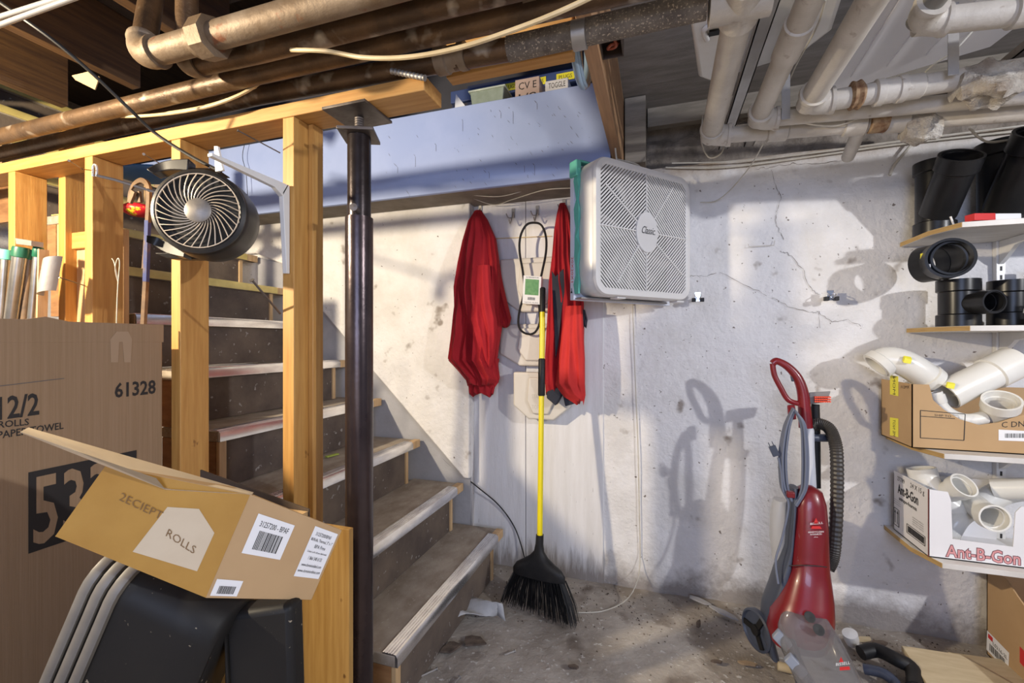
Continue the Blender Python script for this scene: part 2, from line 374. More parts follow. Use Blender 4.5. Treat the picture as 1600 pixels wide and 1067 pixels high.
# post
PX, PY = -.754, 1.0
P = thing('steel_post', 'black adjustable steel post holding up the top plate', 'post', (PX, PY, 0))
obj('lower_tube', MB().hollow([(PX, PY, 0), (PX, PY, .9), (PX, PY, 1.426)], .0355, .031, 32), POSTG, P)
obj('upper_tube', MB().lathe((PX, PY, 1.30), (0,0,1), [(.03,0),(.03,.34)], 32), POSTM, P)
obj('locking_pin', MB().lathe((PX+.012, PY-.02, 1.437), (.35,-.94,0), [(.008,0),(.008,.034),(.01,.035),(.01,.04),(0,.041)], 12), STEEL, P)
obj('cap_plate', MB().obox((PX, PY, 1.645), (.042,.018,0), (-.018,.042,0), (0,0,.004)), STEEL, P, bev=.001)
obj('jack_screw', MB().lathe((PX, PY, 1.649), (0,0,1), [(.016,0),(.016,.012),(.011,.013)]+[(.011+.0015*(i % 2), .013+i*.003) for i in range(12)], 16), STEEL, P)
obj('head_plate', MB().box(PX-.065, PX+.065, PY-.065, PY+.055, 1.692, 1.699), STEEL, P, bev=.001)
obj('base_plate', MB().box(PX-.06, PX+.06, PY-.06, PY+.06, 0, .008), STEEL, P)

# ------------------------------------------------------------------ stairs
ST = thing('staircase', 'open wooden basement staircase with metal and yellow nosings', 'stairs', (-1.6, 1.55, 0))
XS = [-.716, -.924, -1.165, -1.395, -1.60, -1.80]+[-2.02-.22*i for i in range(6)]
YL, YR = 1.115, 2.03
for n, x in enumerate(XS):
    YR = 2.03 if n < 8 else 1.82
    z = .2*(n+1)-.001
    tr = obj('tread', MB().box(x-.275, x-.004, YL, YR, z-.036, z-.002), TREAD, ST, bev=.003)
    prof = [(x+.005, z-.034), (x+.005, z-.008), (x-.002, z+.002), (x-.045, z+.003), (x-.045, z-.0015), (x-.0035, z-.0015), (x-.0035, z-.034)]
    nm = MB().prism([(a, YL+.0, b) for a, b in prof], (0, (YR-YL)-(.07 if n else .07), 0))
    if n < 6:
        for r in range(4): nm.box(x-.040+r*.009, x-.037+r*.009, YL, YR-.07, z+.002, z+.0045)
    obj('nosing', nm, NOSEY if n >= 6 else NOSEM, tr, label='yellow worn nosing' if n >= 6 else 'grooved metal nosing')
    obj('nosing_end', MB().box(x-.03, x+.004, YR-.069, YR, z-.036, z+.001), CLEAT, tr, label='bare wood tread end', bev=.002)
    obj('riser', MB().box(x-.036, x-.022, YL+.022, YR-.10, z-.2+.002, z-.037), RISER, ST)
    obj('riser_cleat', MB().box(x-.034, x-.014, YR-.105, YR-.085, z-.2+.002, z-.037), CLEAT, ST)
    obj('side_panel', MB().box(x-.272, x-.02, YL+.002, YL+.02, z-.2, z-.037), TWOOD, ST)
    obj('side_cleat', MB().box(x-.018, x-.004, YL+.004, YL+.03, z-.2, z-.037), CLEAT, ST)
    if n > 0: obj('carriage_block', MB().prism([(x-.05, YL+.45, z-.2), (x-.05, YL+.45, z-.04), (x-.26, YL+.45, z-.04)], (0, .04, 0)), RISER, ST)
# white trim/loose things on stairs
for (x, y, Y, c, lab) in ((200, 268, 1.35, NAVY, 'blue folded bag lying on an upper stair tread'),):
    a = at(178, 292, Y=1.3); b = at(248, 305, Y=1.3)
    mb = MB(); cpt = [Vector((a.x+(b.x-a.x)*i/8, 1.35, 1.82)) for i in range(9)]
    R = []
    for i in range(9):
        s = .3+.7*math.sin(math.pi*i/8)**.5
        R.append([cpt[i]+Vector((0, .10*s*math.cos(k*math.pi/8)*1.0, .022*s*math.sin(k*math.pi/8)+.002*random.random())) for k in range(16)])
    obj('folded_bag', mb.rings(R), pm('blue_bag', (.03,.13,.35), .4), None, lab, 'bag')
a = at(216, 335, Y=1.3)
R = []
for i in range(9):
    s = math.sin(math.pi*(i+.3)/8.6)**.6
    R.append([Vector((a.x-.06+i*.016, 1.3+.06*s*math.cos(k*math.pi/8), 1.624+.028+.028*s*math.sin(k*math.pi/8))) for k in range(16)])
obj('folded_bag', MB().rings(R), pm('red_yellow_wrap', (.6,.02,.03), .4, var=(.8,.65,.03), vs=14, contrast=(.60,.63)), None, 'red and yellow wrapped packet on an upper stair tread', 'packet')
g = at(320, 552, Y=1.6)
mb = MB(); mb.prism([at(300,572,Z=1.003), at(340,572,Z=1.003), at(338,560,Z=1.003), at(312,562,Z=1.003)], (0,0,.001))
mb = MB().prism([(-1.64+.0,1.25,1.003),(-1.60,1.45,1.003),(-1.72,1.50,1.003),(-1.76,1.3,1.003)], (0,0,.002)); obj('paper_sheet', mb, FOIL, None, 'grey scrap of paper lying on the stair tread behind the stud', 'paper')
mb = MB().prism([at(507,706,Y=1.45), at(530,699,Y=1.45), at(531,703,Y=1.45), at(509,711,Y=1.45)], (0,.004,0))
c = at(519, 712, Z=.601); mb = MB().obox((c.x, c.y, .603), (.006,.03,0), (.008,-.002,0), (0,0,.0025)); obj('glow_stick', mb, pm('lime', (.45,.55,.10), .5), None, 'small lime green strip lying at the back of a stair tread', 'scrap')

# ------------------------------------------------------------------ iron pipes
def pipe(name, pts, r, m, label, fittings=(), n=24, cat='pipe', group=None, split=None):
    o = thing(name, label, cat, pts[0], group)
    obj('pipe_run', MB().tube(pts, r, n), m, o)
    for f in fittings:
        kind, c, ax = f[0], Vector(f[1]), Vector(f[2]).normalized()
        rr = f[3] if len(f) > 3 else r
        mm = f[4] if len(f) > 4 else m
        if kind == 'coupling': obj('coupling', MB().lathe(c-ax*.03, ax, [(rr,0),(rr*1.22,.002),(rr*1.25,.01),(rr*1.18,.014),(rr*1.18,.046),(rr*1.25,.05),(rr*1.22,.058),(rr,.06)], 24), mm, o)
        elif kind == 'nut': obj('union_nut', MB().lathe(c-ax*.022, ax, [(rr*1.1,0),(rr*1.55,.002),(rr*1.55,.04),(rr*1.1,.042)], 8).lathe(c-ax*.04, ax, [(rr,0),(rr*1.2,.003),(rr*1.25,.016)], 24), mm, o, smooth=20)
        elif kind == 'band': obj('band', MB().lathe(c-ax*.012, ax, [(rr,0),(rr*1.1,.0),(rr*1.1,.024),(rr,.024)], 24), mm, o)
        elif kind == 'elbow':
            d2 = Vector(f[5]).normalized(); 
            pts2 = spl([c+ax*rr*2.0, c+ax*rr*1.2, c+(ax+d2)*rr*.45, c+d2*rr*1.2, c+d2*rr*2.0], 5)
            k = len(pts2); rad = [rr*1.3 if (i < 3 or i > k-4) else rr*1.2 for i in range(k)]
            obj('elbow', MB().tube(pts2, rad, 24), mm, o)
    return o
p4 = [at(-200, 262, Y=.97), at(0, 240, Y=.97), at(400, 148, Y=.97), at(800, 74, Y=.97), (.09, .97, 1.775)]
X1 = Vector((1,0,0)); Y1 = Vector((0,1,0)); Z1 = Vector((0,0,1))
p4 = [Vector(p) for p in p4]
for p in p4: p.y = .975; p.z = max(p.z, 1.766)
pa = thing('iron_pipe', 'dusty brown iron pipe resting on the pine top plate, lowest of four', 'pipe', p4[0], 'iron pipes')
del pa['group']
obj('pipe_run', MB().tube(p4[:4], .025, 24), IRON, pa)
obj('pipe_run', MB().tube([p4[3]-X1*.01, p4[4]], .027, 24), IRONG, pa, label='grey dust covered run')
c = at(705, 92, Y=.975); obj('coupling', MB().lathe(c-X1*.04, X1, [(.025,0),(.032,.004),(.032,.03),(.028,.034),(.028,.06),(.031,.064),(.031,.08),(.025,.082)], 24), IRONL, pa)
obj('pipe_strap', MB().lathe(at(903,55,Y=.975)-X1*.012, X1, [(.027,0),(.030,.001),(.030,.03),(.027,.031)], 24), GALV, pa)
pipe('iron_pipe', [(-3.6,.885,1.78), at(400,117,Y=.885), (.12,.885,1.772)], .0235, IRON, 'rusty iron pipe second from the bottom, nearest the top plate')
pb = pipe('iron_pipe', [at(300,104,Y=.80), at(400,82,Y=.8), (.12,.8,1.762)], .024, IRON, 'dark iron pipe starting at an elbow behind the union nut',
     [('elbow', at(292,105,Y=.80), X1, .024, IRONL, Z1)])
obj('riser_pipe', MB().tube([at(292,105,Y=.8)+Z1*.03, at(292,105,Y=.8)+Z1*.44], .024, 20), IRON, pb)
e1 = at(222, 88, Y=.72)
pc = pipe('iron_pipe', [e1+X1*.02, at(400,38,Y=.72), (.12,.72,1.757)], .0275, IRONL, 'uppermost iron pipe with an eight sided union nut and rust', 
     [('nut', at(326,60,Y=.72), X1, .0275), ('elbow', e1, X1, .0265, IRONL, (-.3,.3,1))])
obj('riser_pipe', MB().tube([e1+Vector((-.3,.3,1)).normalized()*.04, e1+Vector((-.3,.3,1)).normalized()*.42], .025, 20), IRON, pc)
obj('hanger_bolt', MB().lathe(at(835,2,Y=.885)-X1*.02, X1, [(.02,0),(.03,.002),(.03,.03),(.02,.032)], 8), IRONL, pc, smooth=20)
cA = at(612,111,Y=.938); cB = at(664,122,Y=.938)
sc = [cA.lerp(cB, i/36) for i in range(37)]
obj('flexible_conduit', MB().tube(sc, [(.0075,.0075,.0058,.0058)[i % 4] for i in range(37)], 14), GALV, None, 'short spiral metal conduit end lying against the lowest iron pipe', 'conduit')
def cable(name, pts, r, m, label, cat='cable', k=8, n=8, group=None):
    return obj(name, MB().tube(spl(pts, k), r, n), m, None, label, cat, group)
cable('electrical_cable', [at(455,78,Y=.78), at(510,80,Y=.76), at(570,90,Y=.75), at(640,89,Y=.75), at(720,74,Y=.75), at(810,44,Y=.75), at(880,16,Y=.75), at(960,-22,Y=.76)], .0045, YWIRE, 'cream electrical cable sagging in front of the iron pipes')
cable('electrical_cable', [at(130,178,Y=.93), at(190,182,Y=.90), at(260,178,Y=.89), at(330,165,Y=.89), at(385,143,Y=.9), at(420,118,Y=.93)], .0042, YWIRE, 'cream electrical cable running below the left end of the pipes')
cable('electrical_cable', [at(232,180,Y=.93), at(300,170,Y=.9), at(350,157,Y=.89), at(400,136,Y=.91)], .003, YWIRE, 'thin cream wire beside the sagging left cable')
cable('power_cord', [at(-20,-10,Y=.60), at(35,28,Y=.62), at(90,68,Y=.66), at(150,120,Y=.72), at(200,168,Y=.78), at(245,210,Y=.84), at(300,245,Y=.86), at(345,268,Y=.86)], .0042, BLK, 'black power cord slanting down from ceiling to the round fan')
for a, b, lab in (((-30,36),(110,-8),'upper of two white tubes in the top left corner'), ((-30,50),(140,-12),'lower of two white tubes in the top left corner')):
    obj('conduit', MB().tube([at(*a,Y=.5), at(*b,Y=.5)], .0045, 14), pm('painted_conduit', (.38,.37,.36), .4), None, lab, 'conduit')
for (x, y, x2, y2, ln, lab) in ((108,251,127,264,0,'long nail sticking out near the top of the stud with the clip'), (225,241,250,256,0,'long nail sticking out at the top of the stud behind the fan'), (372,204,436,238,0,'long nail sticking out at the top of the stud next to the post'),
                          (92,433,130,446,0,'rusty nail holding the duct piece beside the stud with the clip'), (394,438,436,490,0,'big bent nail in the middle of the stud next to the post')):
    A = at(x, y, Y=.86); B = at(x2, y2, Y=.949); d = (A-B)
    big = .0028 if x == 394 else .0017
    obj('nail', MB().tube([B+Vector((0,.004,0)), A], big, 8).lathe(A, d, [(big*2.2,0),(big*2.2,.0015)], 10), STEEL, None, lab, 'nail')

# ------------------------------------------------------------------ white pipes at the right
def welbow(c, d1, d2, r, par, m=WPIPE):
    c, d1, d2 = Vector(c), Vector(d1).normalized(), Vector(d2).normalized()
    pts = spl([c+d1*r*2.2, c+d1*r*1.5, c+(d1+d2)*r*.42, c+d2*r*1.5, c+d2*r*2.2], 5); k = len(pts)
    obj('elbow', MB().tube(pts, [r*1.28 if (i < 4 or i > k-5) else r*1.16 for i in range(k)], 24), m, par)
a0 = Vector((.155, .975, 1.772)); a1 = at(1110, 213, Y=1.60); a2 = at(1640, 172, Y=1.60)
a2 = a1+(a2-a1)*2.6
wp = thing('white_drain_pipe', 'white painted pipe turning from the iron pipe tee toward the wall', 'pipe', a0)
obj('tee', MB().tube([a0-X1*.06, a0+X1*.05], .039, 24).tube([a0-Y1*.05, a0+Y1*.055], .039, 24), WPIPE, wp, label='thick white tee')
obj('pipe_run', MB().tube([a0+Y1*.04, a1], .0305, 24), WPIPE, wp)
welbow(a1, a0-a1, a2-a1, .028, wp)
obj('pipe_run', MB().tube([a1, a2], .0245, 24), WPIPE, wp)
q = (a2-a1).normalized()
for px in (1215, 1335, 1400): 
    cc = at(px, 213-(px-1110)*41/530, Y=1.60); obj('coupling', MB().lathe(cc-q*.03, q, [(.0245,0),(.031,.004),(.031,.055),(.0245,.06)], 24), WPIPE, wp)
cc = at(1372, 190, Y=1.59); obj('rust_patch', MB().lathe(cc-q*.022, q, [(.029,0),(.0318,.003),(.0318,.04),(.029,.044)], 24), RUSTY, wp, label='rusted joint')
b1 = at(1183, 188, Y=1.53); b0 = Vector((b1.x, .55, b1.z+.005)); b2 = at(1640, 146, Y=1.53)
b2 = b1+(b2-b1)*2.6
wb = thing('white_drain_pipe', 'middle white pipe coming down then running along the wall', 'pipe', b0)
obj('pipe_run', MB().tube([b0, b1], .0265, 24), WPIPE, wb); welbow(b1, b0-b1, b2-b1, .0265, wb); obj('pipe_run', MB().tube([b1, b2], .022, 24), WPIPE, wb)
m_ = b0.lerp(b1, .55); obj('coupling', MB().lathe(m_, b1-b0, [(.0265,0),(.0305,.003),(.0305,.12),(.0265,.125)], 24), WPIPE, wb)
c1 = at(1262, 163, Y=1.45); c0 = Vector((c1.x, .5, c1.z+.01)); c2 = at(1640, 101, Y=1.45)
c2 = c1+(c2-c1)*2.6
wc = thing('white_drain_pipe', 'thick white pipe with crusty joints, right of the middle pipe', 'pipe', c0)
obj('pipe_run', MB().tube([c0, c1], .029, 24), WPIPE, wc); welbow(c1, c0-c1, c2-c1, .028, wc); obj('pipe_run', MB().tube([c1, c2], .0265, 24), WPIPE, wc)
q = (c2-c1).normalized()
for px in (1385, 1420):
    cc = at(px, 163-(px-1262)*62/378, Y=1.45); obj('coupling', MB().lathe(cc-q*.03, q, [(.0265,0),(.034,.004),(.034,.02),(.031,.022),(.031,.055),(.0265,.06)], 24), WPIPE, wc)
cc = at(1338, 149, Y=1.45); obj('crusty_joint', MB().lathe(cc-q*.018, q, [(.0265,0),(.037,.006),(.034,.015),(.038,.024),(.0265,.034)], 20), RUSTY, wc, label='rusty tape joint')
def lump(c, ax, L, r, seed, jag=.35, n=26, m=14):
    ax = Vector(ax).normalized(); a, b = frame(ax); R = []
    for i in range(m+1):
        t = i/m; ring = []
        for j in range(n):
            th = 2*math.pi*j/n; dz = (a*math.cos(th)+b*math.sin(th))
            rr = r*(1+jag*noise.noise(Vector((math.cos(th)*1.7, math.sin(th)*1.7+seed, t*3)))+.12*noise.noise(Vector((th*3, seed, t*11))))*(.62+.38*math.sin(math.pi*min(max(t,.05),.95)))
            if dz.z < -.3: rr *= 1.35
            ring.append(Vector(c)+ax*(t-.5)*L+dz*rr)
        R.append(ring)
    return MB().rings(R)
obj('pipe_wrap', lump(at(1545,128,Y=1.44), q, .13, .042, 3, .8), WTAPE, wc, label='torn hanging insulation wrap', smooth=50)
obj('pipe_wrap', lump(at(1438,198,Y=1.60), X1, .085, .038, 9, .35), WTAPE, wp, label='thick plaster cloth wrap', smooth=50)
d1 = at(1432, 36, Y=1.25); d2 = at(1640, 14, Y=1.25)
d2 = d1+(d2-d1)*3.5
wd = thing('white_drain_pipe', 'short white pipe with elbow in the top right corner', 'pipe', d1)
obj('pipe_run', MB().tube([d1, d2], .027, 24), WPIPE, wd); welbow(d1, d2-d1, (0.1,-1,.15), .026, wd); obj('pipe_run', MB().tube([d1, d1+Vector((.04,-.4,.06))], .0215, 20), pm('dark_grey_pipe',(.2,.19,.17),.7,bump=.3), wd, label='grey pipe leg')
cc = at(1578, 20, Y=1.25); obj('coupling', MB().lathe(cc-X1*.0, X1, [(.027,0),(.033,.003),(.033,.2),(.027,.2)], 24), WPIPE, wd)
# diagonal branch stub
obj('pipe_stub', MB().tube([at(1345,198,Y=1.62), at(1325,245,Y=1.9)], .02, 18), WPIPE, None, 'short white branch pipe going back toward the wall under the rusted joint', 'pipe')
# things stored above the pipes
cs = thing('storage_case', 'white plastic case with a finger grip hung beneath the ceiling', 'case', (.25, 1.42, 1.93))
mb = MB(); pts = [(.075,1.26),(.42,1.22),(.45,1.44),(.40,1.53),(.16,1.60),(.12,1.56)]
obj('case_body', MB().prism([(x,y,1.95) for x,y in pts], (0,0,.09)), WPLA, cs, bev=.012, seg=3)
obj('handle', MB().tube(spl([at(1105,62,Z=1.945), at(1100,48,Z=1.943), at(1115,38,Z=1.943), at(1150,30,Z=1.943)],6), .007, 10), WPLA, cs)
obj('case_latch', MB().box(.13,.16,1.33,1.35,1.944,1.95), BLK, cs, label='small black latch')
bd = thing('ceiling_panel', 'large flat white panel stored up against the ceiling', 'panel', (.7, 1.3, 1.97))
obj('panel_sheet', MB().prism([(.50,.9,1.97),(1.02,.9,1.97),(.93,1.70,1.97),(.56,1.86,1.97)], (0,0,.02)), CARDW, bd, bev=.003)
for i in range(3): obj('rib', MB().bar((.56+.10*i,.95,1.967), (.60+.085*i,1.74-.03*i,1.967), .008, .006), CARDW, bd)
for x, y0, lab in ((.33, 0.9, 'grey metal channel between the two left white pipes'), (.235, 1.0, 'narrow metal channel right of the white case'), (.95, .9, 'grey metal channel beside the large white panel')):
    obj('metal_channel', MB().box(x, x+.035, y0, 2.05, 1.90, 1.903).box(x, x+.003, y0, 2.05, 1.90, 1.925).box(x+.032, x+.035, y0, 2.05, 1.90, 1.925), GALV if x<.9 else STEEL, None, lab, 'channel')
for px, py, Y, lab in ((1228, 165, 1.5, 'perforated metal hanger strap left of the thick pipe elbow'), (1490, 92, 1.4, 'perforated metal hanger strap left of the torn wrap')):
    c = at(px, py, Y=Y); h = obj('pipe_hanger', MB().box(c.x-.011, c.x+.011, c.y, c.y+.002, c.z-.04, c.z+.14), GALV, None, lab, 'hanger')
def wires(lst, m=WIRE):
    for pts, r, lab in lst: cable('wall_cable', pts, r, m, lab)
wires([([at(740,318,Y=2.07), at(700,305,Y=2.0), at(650,303,Y=1.95), at(560,318,Y=1.93), at(500,328,Y=1.95)], .002, 'thin white wire running left under the blue bulkhead'),
       ([at(725,304,Y=1.93), at(770,320,Y=2.06), at(800,312,Y=2.0), at(850,297,Y=1.93), at(892,294,Y=1.93)], .002, 'thin white wire looping under the bulkhead above the red jackets'),
       ([at(715,302,Y=1.92), at(780,307,Y=1.95), at(840,292,Y=1.95), at(890,288,Y=1.95)], .0018, 'thin pale wire tight under the bulkhead'),
       ([at(1040,262,Y=2.09), at(1120,262,Y=2.085), at(1200,254,Y=2.085), at(1300,240,Y=2.085), at(1400,226,Y=2.085), at(1600,204,Y=2.085), at(1700,196,Y=2.085)], .004, 'thick pale cable stapled along the top of the wall'),
       ([at(1050,255,Y=2.075), at(1150,252,Y=2.075), at(1260,240,Y=2.075), at(1400,221,Y=2.075), at(1650,190,Y=2.075)], .003, 'thinner pale cable along the top of the wall'),
       ([at(1428,222,Y=2.07), at(1412,240,Y=2.075), at(1398,258,Y=2.085), at(1390,274,Y=2.088)], .005, 'short pale cable end hanging on the wall left of the black fittings'),
       ([at(1515,200,Y=1.9), at(1530,215,Y=1.9), at(1550,222,Y=1.92), at(1600,215,Y=1.95)], .004, 'pale cable curving above the black fittings'),
       ([at(1192,226,Y=1.66), at(1172,260,Y=1.8), at(1142,296,Y=2.0), at(1118,314,Y=2.08), at(1094,316,Y=2.09)], .0022, 'thin white wire hanging down from the pipes onto the wall'),
       ([at(1098,180,Y=1.9), at(1096,220,Y=1.8), at(1108,246,Y=1.78), at(1128,238,Y=1.78), at(1130,215,Y=1.82), at(1120,185,Y=1.9)], .0025, 'coil of grey wire behind the white pipe elbow'),
       ([at(1290,0,Y=1.1), at(1275,45,Y=1.25), at(1240,110,Y=1.6), at(1228,150,Y=1.9), at(1240,185,Y=1.56), at(1300,197,Y=1.56), at(1345,184,Y=1.56)], .0022, 'thin white wire winding between the white pipes'),
       ([at(1520,48,Y=1.6), at(1490,80,Y=1.62), at(1460,100,Y=1.65), at(1440,118,Y=1.7)], .003, 'pale wire behind the torn pipe wrap'),
       ([at(988,462,Y=2.09), at(990,520,Y=2.088), at(993,600,Y=2.088), at(997,700,Y=2.088), at(999,800,Y=2.088), at(1000,880,Y=2.085), at(993,915,Y=2.0), at(975,940,Z=.004), at(940,955,Z=.004), at(900,957,Z=.004)], .0022, 'thin white wire hanging down the wall below the box fan to the floor')])
cable('power_cord', [at(495,540,Y=2.06), at(520,556,Y=2.06), at(600,628,Y=2.058), at(650,672,Y=2.058), at(700,724,Y=2.055), at(745,760,Y=2.06), at(780,790,Y=2.08), at(805,826,Y=2.085), at(820,872,Y=2.06)], .0032, BLK, 'thin black cord running down the wall beside the stairs')
for xs, lab in (((383,222,380,240,388,260,392,318),'thin black wire hanging in front of the bulkhead by the stud'),):
    cable('power_cord', [at(383,222,Y=1.8), at(379,245,Y=1.8), at(385,275,Y=1.8), at(388,340,Y=1.8)], .0015, BLK, lab)
# junction box on joist
jb = thing('junction_box', 'open square metal junction box with red wires on the dusty joist', 'electrical box', (-.118,1.195,1.865))
jx, jy = -.118, 1.195
obj('box_shell', MB().box(jx-.028,jx+.028,jy-.04,jy+.04,1.905,1.908).box(jx-.028,jx-.025,jy-.04,jy+.04,1.865,1.905).box(jx+.025,jx+.028,jy-.04,jy+.04,1.865,1.905).box(jx-.025,jx+.025,jy-.04,jy-.037,1.865,1.905).box(jx-.025,jx+.025,jy+.037,jy+.04,1.865,1.905), pm('box_dark_steel',(.07,.05,.04),.6,.4), jb, smooth=0)
obj('wires', MB().tube(spl([(jx,jy-.025,1.89),(jx+.012,jy,1.872),(jx-.012,jy+.02,1.88),(jx,jy-.01,1.87),(jx+.015,jy+.02,1.89)],6), .004, 8), pm('copper_red',(.35,.09,.05),.5), jb, label='red brown wires')
wires([([at(948,96,Y=1.5), at(947,122,Y=1.6), at(960,150,Y=1.75), at(964,190,Y=1.9), at(970,225,Y=1.9), at(965,240,Y=1.85)], .004, 'pale cable running down from the junction box'),
       ([at(952,98,Y=1.5), at(951,120,Y=1.6), at(962,165,Y=1.78), at(968,215,Y=1.9)], .003, 'thin wire beside the junction box cable')])
# ring left of joist
hp = []
for i in range(48):
    th = 2*math.pi*i/48; hp.append(Vector((-.215, 1.27+.15*math.cos(th), 1.995+.15*math.sin(th))))
wr = thing('wheel_rim', 'pale blue grey wheel rim hanging beside the dusty joist', 'wheel', (-.215,1.27,1.85))
obj('rim', MB().tube(hp, .011, 10, closed=True).tube([Vector((-.205, p.y, p.z)) for p in hp], .006, 8, closed=True), pm('blue_grey_metal', (.30,.42,.55), .3, .3), wr)
mb = MB()
for i in range(0, 48, 8): mb.tube([(-.215,1.27,1.995), hp[i]], .003, 6)
obj('spokes', mb, CHROME, wr)
# items on bulkhead shelf
def carton(name, x0, x1, y0, y1, z0, z1, m, label, txt=None):
    o = thing(name, label, 'box', ((x0+x1)/2, (y0+y1)/2, z0))
    obj('carton_body', MB().box(x0, x1, y0, y1, z0, z1), m, o, bev=.002)
    if txt:
        mb = MB(); n = len(txt)
        for i, s in enumerate(txt):
            zz = z1-(z1-z0)*(i+.95)/(n+.3)
            mb.text(s, (x0+(x1-x0)*.15, y0-.0006, zz), (x1-(x1-x0)*.12, y0-.0006, zz), (z1-z0)*.55/n, (0,0,1))
        obj('print', mb, INK, o)
    return o
carton('small_carton', -.60, -.49, 1.87, 2.0, 2.131, 2.245, pm('pinkish_card',(.52,.40,.36),.8,var=(.46,.34,.30),vs=6), 'small pinkish cardboard box with black scribbles on the bulkhead shelf', ('CV E', '1/8'))
carton('small_carton', -.465, -.365, 1.87, 2.0, 2.131, 2.215, pm('white_card',(.62,.62,.66),.8), 'small white cardboard box with handwritten marks on the bulkhead shelf', ('TOGGLE', 'BOLT'))
gb = thing('glass_tray', 'greenish translucent plastic tray at the end of the bulkhead shelf', 'tray', (-.62,1.9,2.131))
a_, b_ = -.80, -.66
obj('tray_body', MB().hexa([(a_,1.87,2.13),(b_,1.87,2.13),(b_,1.98,2.13),(a_,1.98,2.13),(a_-.012,1.862,2.225),(b_+.012,1.862,2.225),(b_+.012,1.99,2.225),(a_-.012,1.99,2.225)]), pm('green_glass', (.30,.36,.33), .2, var=(.22,.27,.22), vs=15), gb, bev=.004)
obj('tray_rim', MB().box(a_-.018,b_+.018,1.856,1.996,2.222,2.23), pm('tray_rim',(.45,.52,.48),.25), gb, bev=.002)
wf = obj('paper_flap', MB().prism([(-.90,1.88,2.131),(-.83,1.88,2.131),(-.845,1.88,2.18),(-.89,1.88,2.24)], (0,.004,0)), FILT, None, 'white folded card flap standing left of the greenish tray', 'card')
nb = thing('parts_rack', 'dark blue parts rack with yellow paper labels behind the bulkhead shelf', 'rack', (-.65,2.1,2.131))
obj('rack_back', MB().box(-1.0,-.36,2.26,2.28,2.131,2.5), NAVY, nb)
obj('rack_rail', MB().box(-1.0,-.36,2.05,2.07,2.30,2.36), pm('blue_rail',(.05,.08,.22),.4), nb, bev=.003)
for i in range(4): obj('divider', MB().box(-1.0+.213*i,-.99+.213*i,2.07,2.26,2.131,2.36), NAVY, nb)
for i in range(4):
    x = -.86+.135*i; lb = obj('label', MB().box(x,x+.085,2.0475,2.0495,2.31,2.345), YEL, nb, label='yellow paper label')
    obj('print', MB().text('PLUGS', (x+.012,2.047,2.318), (x+.073,2.047,2.318), .018, Z1), INK, lb)

# ------------------------------------------------------------------ round fan
FC = at(313, 331, Y=.79); AX = Vector((.50,-.865,.03)).normalized()
fn = thing('round_fan', 'small black round fan with spiral wire grille clamped to the studs', 'fan', (FC.x, FC.y, FC.z-.12))
obj('housing', MB().lathe(FC, -AX, [(.094,0),(.100,-.004),(.103,.0),(.104,.012),(.107,.05),(.104,.085),(.09,.11),(.05,.125),(0,.128)]+[], 48), FANB, fn)
obj('front_ring', MB().lathe(FC+AX*.006, -AX, [(.087,0),(.094,-.004),(.102,0),(.1025,.008),(.09,.012),(.087,.008)], 48, closed=True), FANB, fn, label='glossy front rim')
na, nb_ = frame(AX)
mb = MB()
for k in range(32):
    th = 2*math.pi*k/32; pts = []
    for i in range(9):
        t = i/8; r = .028+.062*t; a = th-1.05*(t**.9)+.3*t*t
        pts.append(FC+AX*(.008+.006*math.sin(math.pi*t*.9))+(na*math.cos(a)+nb_*math.sin(a))*r)
    mb.tube(pts, .0013, 5)
obj('grille', mb, FANG, fn, label='spiral wire grille')
obj('grille_ring', MB().tube([FC+AX*.010+(na*math.cos(2*math.pi*i/48)+nb_*math.sin(2*math.pi*i/48))*.089 for i in range(48)], .0015, 6, closed=True), FANG, fn)
obj('hub', MB().lathe(FC+AX*.004, AX, [(.028,0),(.029,.004),(.029,.009),(.024,.012),(.0,.014)], 32), FANH, fn, label='dusty centre cap')
mb = MB()
for k in range(5):
    th = 2*math.pi*k/5; e = (na*math.cos(th)+nb_*math.sin(th)); g = (na*math.cos(th+.6)+nb_*math.sin(th+.6))
    mb.add([FC-AX*.01+e*.02, FC-AX*.012+e*.085, FC-AX*.03+g*.085, FC-AX*.03+g*.02], [(0,1,2,3)])
obj('blades', mb, BLK, fn)
obj('cavity', MB().lathe(FC+AX*.003, -AX, [(0,.035),(.05,.035),(.092,.0)], 32), pm('fan_inside',(.008,.008,.008),.8), fn)
# hinge arms
def arm(pts, w_, m, par, name, th=.008):
    R = []; P_ = spl(pts, 5)
    for i, p in enumerate(P_):
        d = (P_[min(i+1, len(P_)-1)]-P_[max(i-1,0)]).normalized(); s_ = d.cross(AX).normalized(); t = i/(len(P_)-1)
        ww = w_*(1-.45*t); R.append([p+s_*ww+AX*th, p-s_*ww+AX*th, p-s_*ww-AX*th, p+s_*ww-AX*th])
    return obj(name, MB().rings(R), m, par, bev=.003)
arm([at(300,262,Y=.84), at(275,262,Y=.83), at(255,266,Y=.82), at(240,272,Y=.80)], .016, FANB, fn, 'stand_arm', .02)
arm([at(295,395,Y=.84), at(270,390,Y=.83), at(250,380,Y=.82), at(236,376,Y=.80)], .016, FANB, fn, 'stand_arm', .02)
obj('stand_foot', MB().prism([at(252,262,Y=.83), at(330,262,Y=.86), at(345,272,Y=.88), at(300,278,Y=.88)], (0,.03,.0)).prism([at(240,395,Y=.82), at(262,404,Y=.84), at(330,405,Y=.88), at(300,395,Y=.86)], (0,.03,0)), FANB, fn, bev=.002)
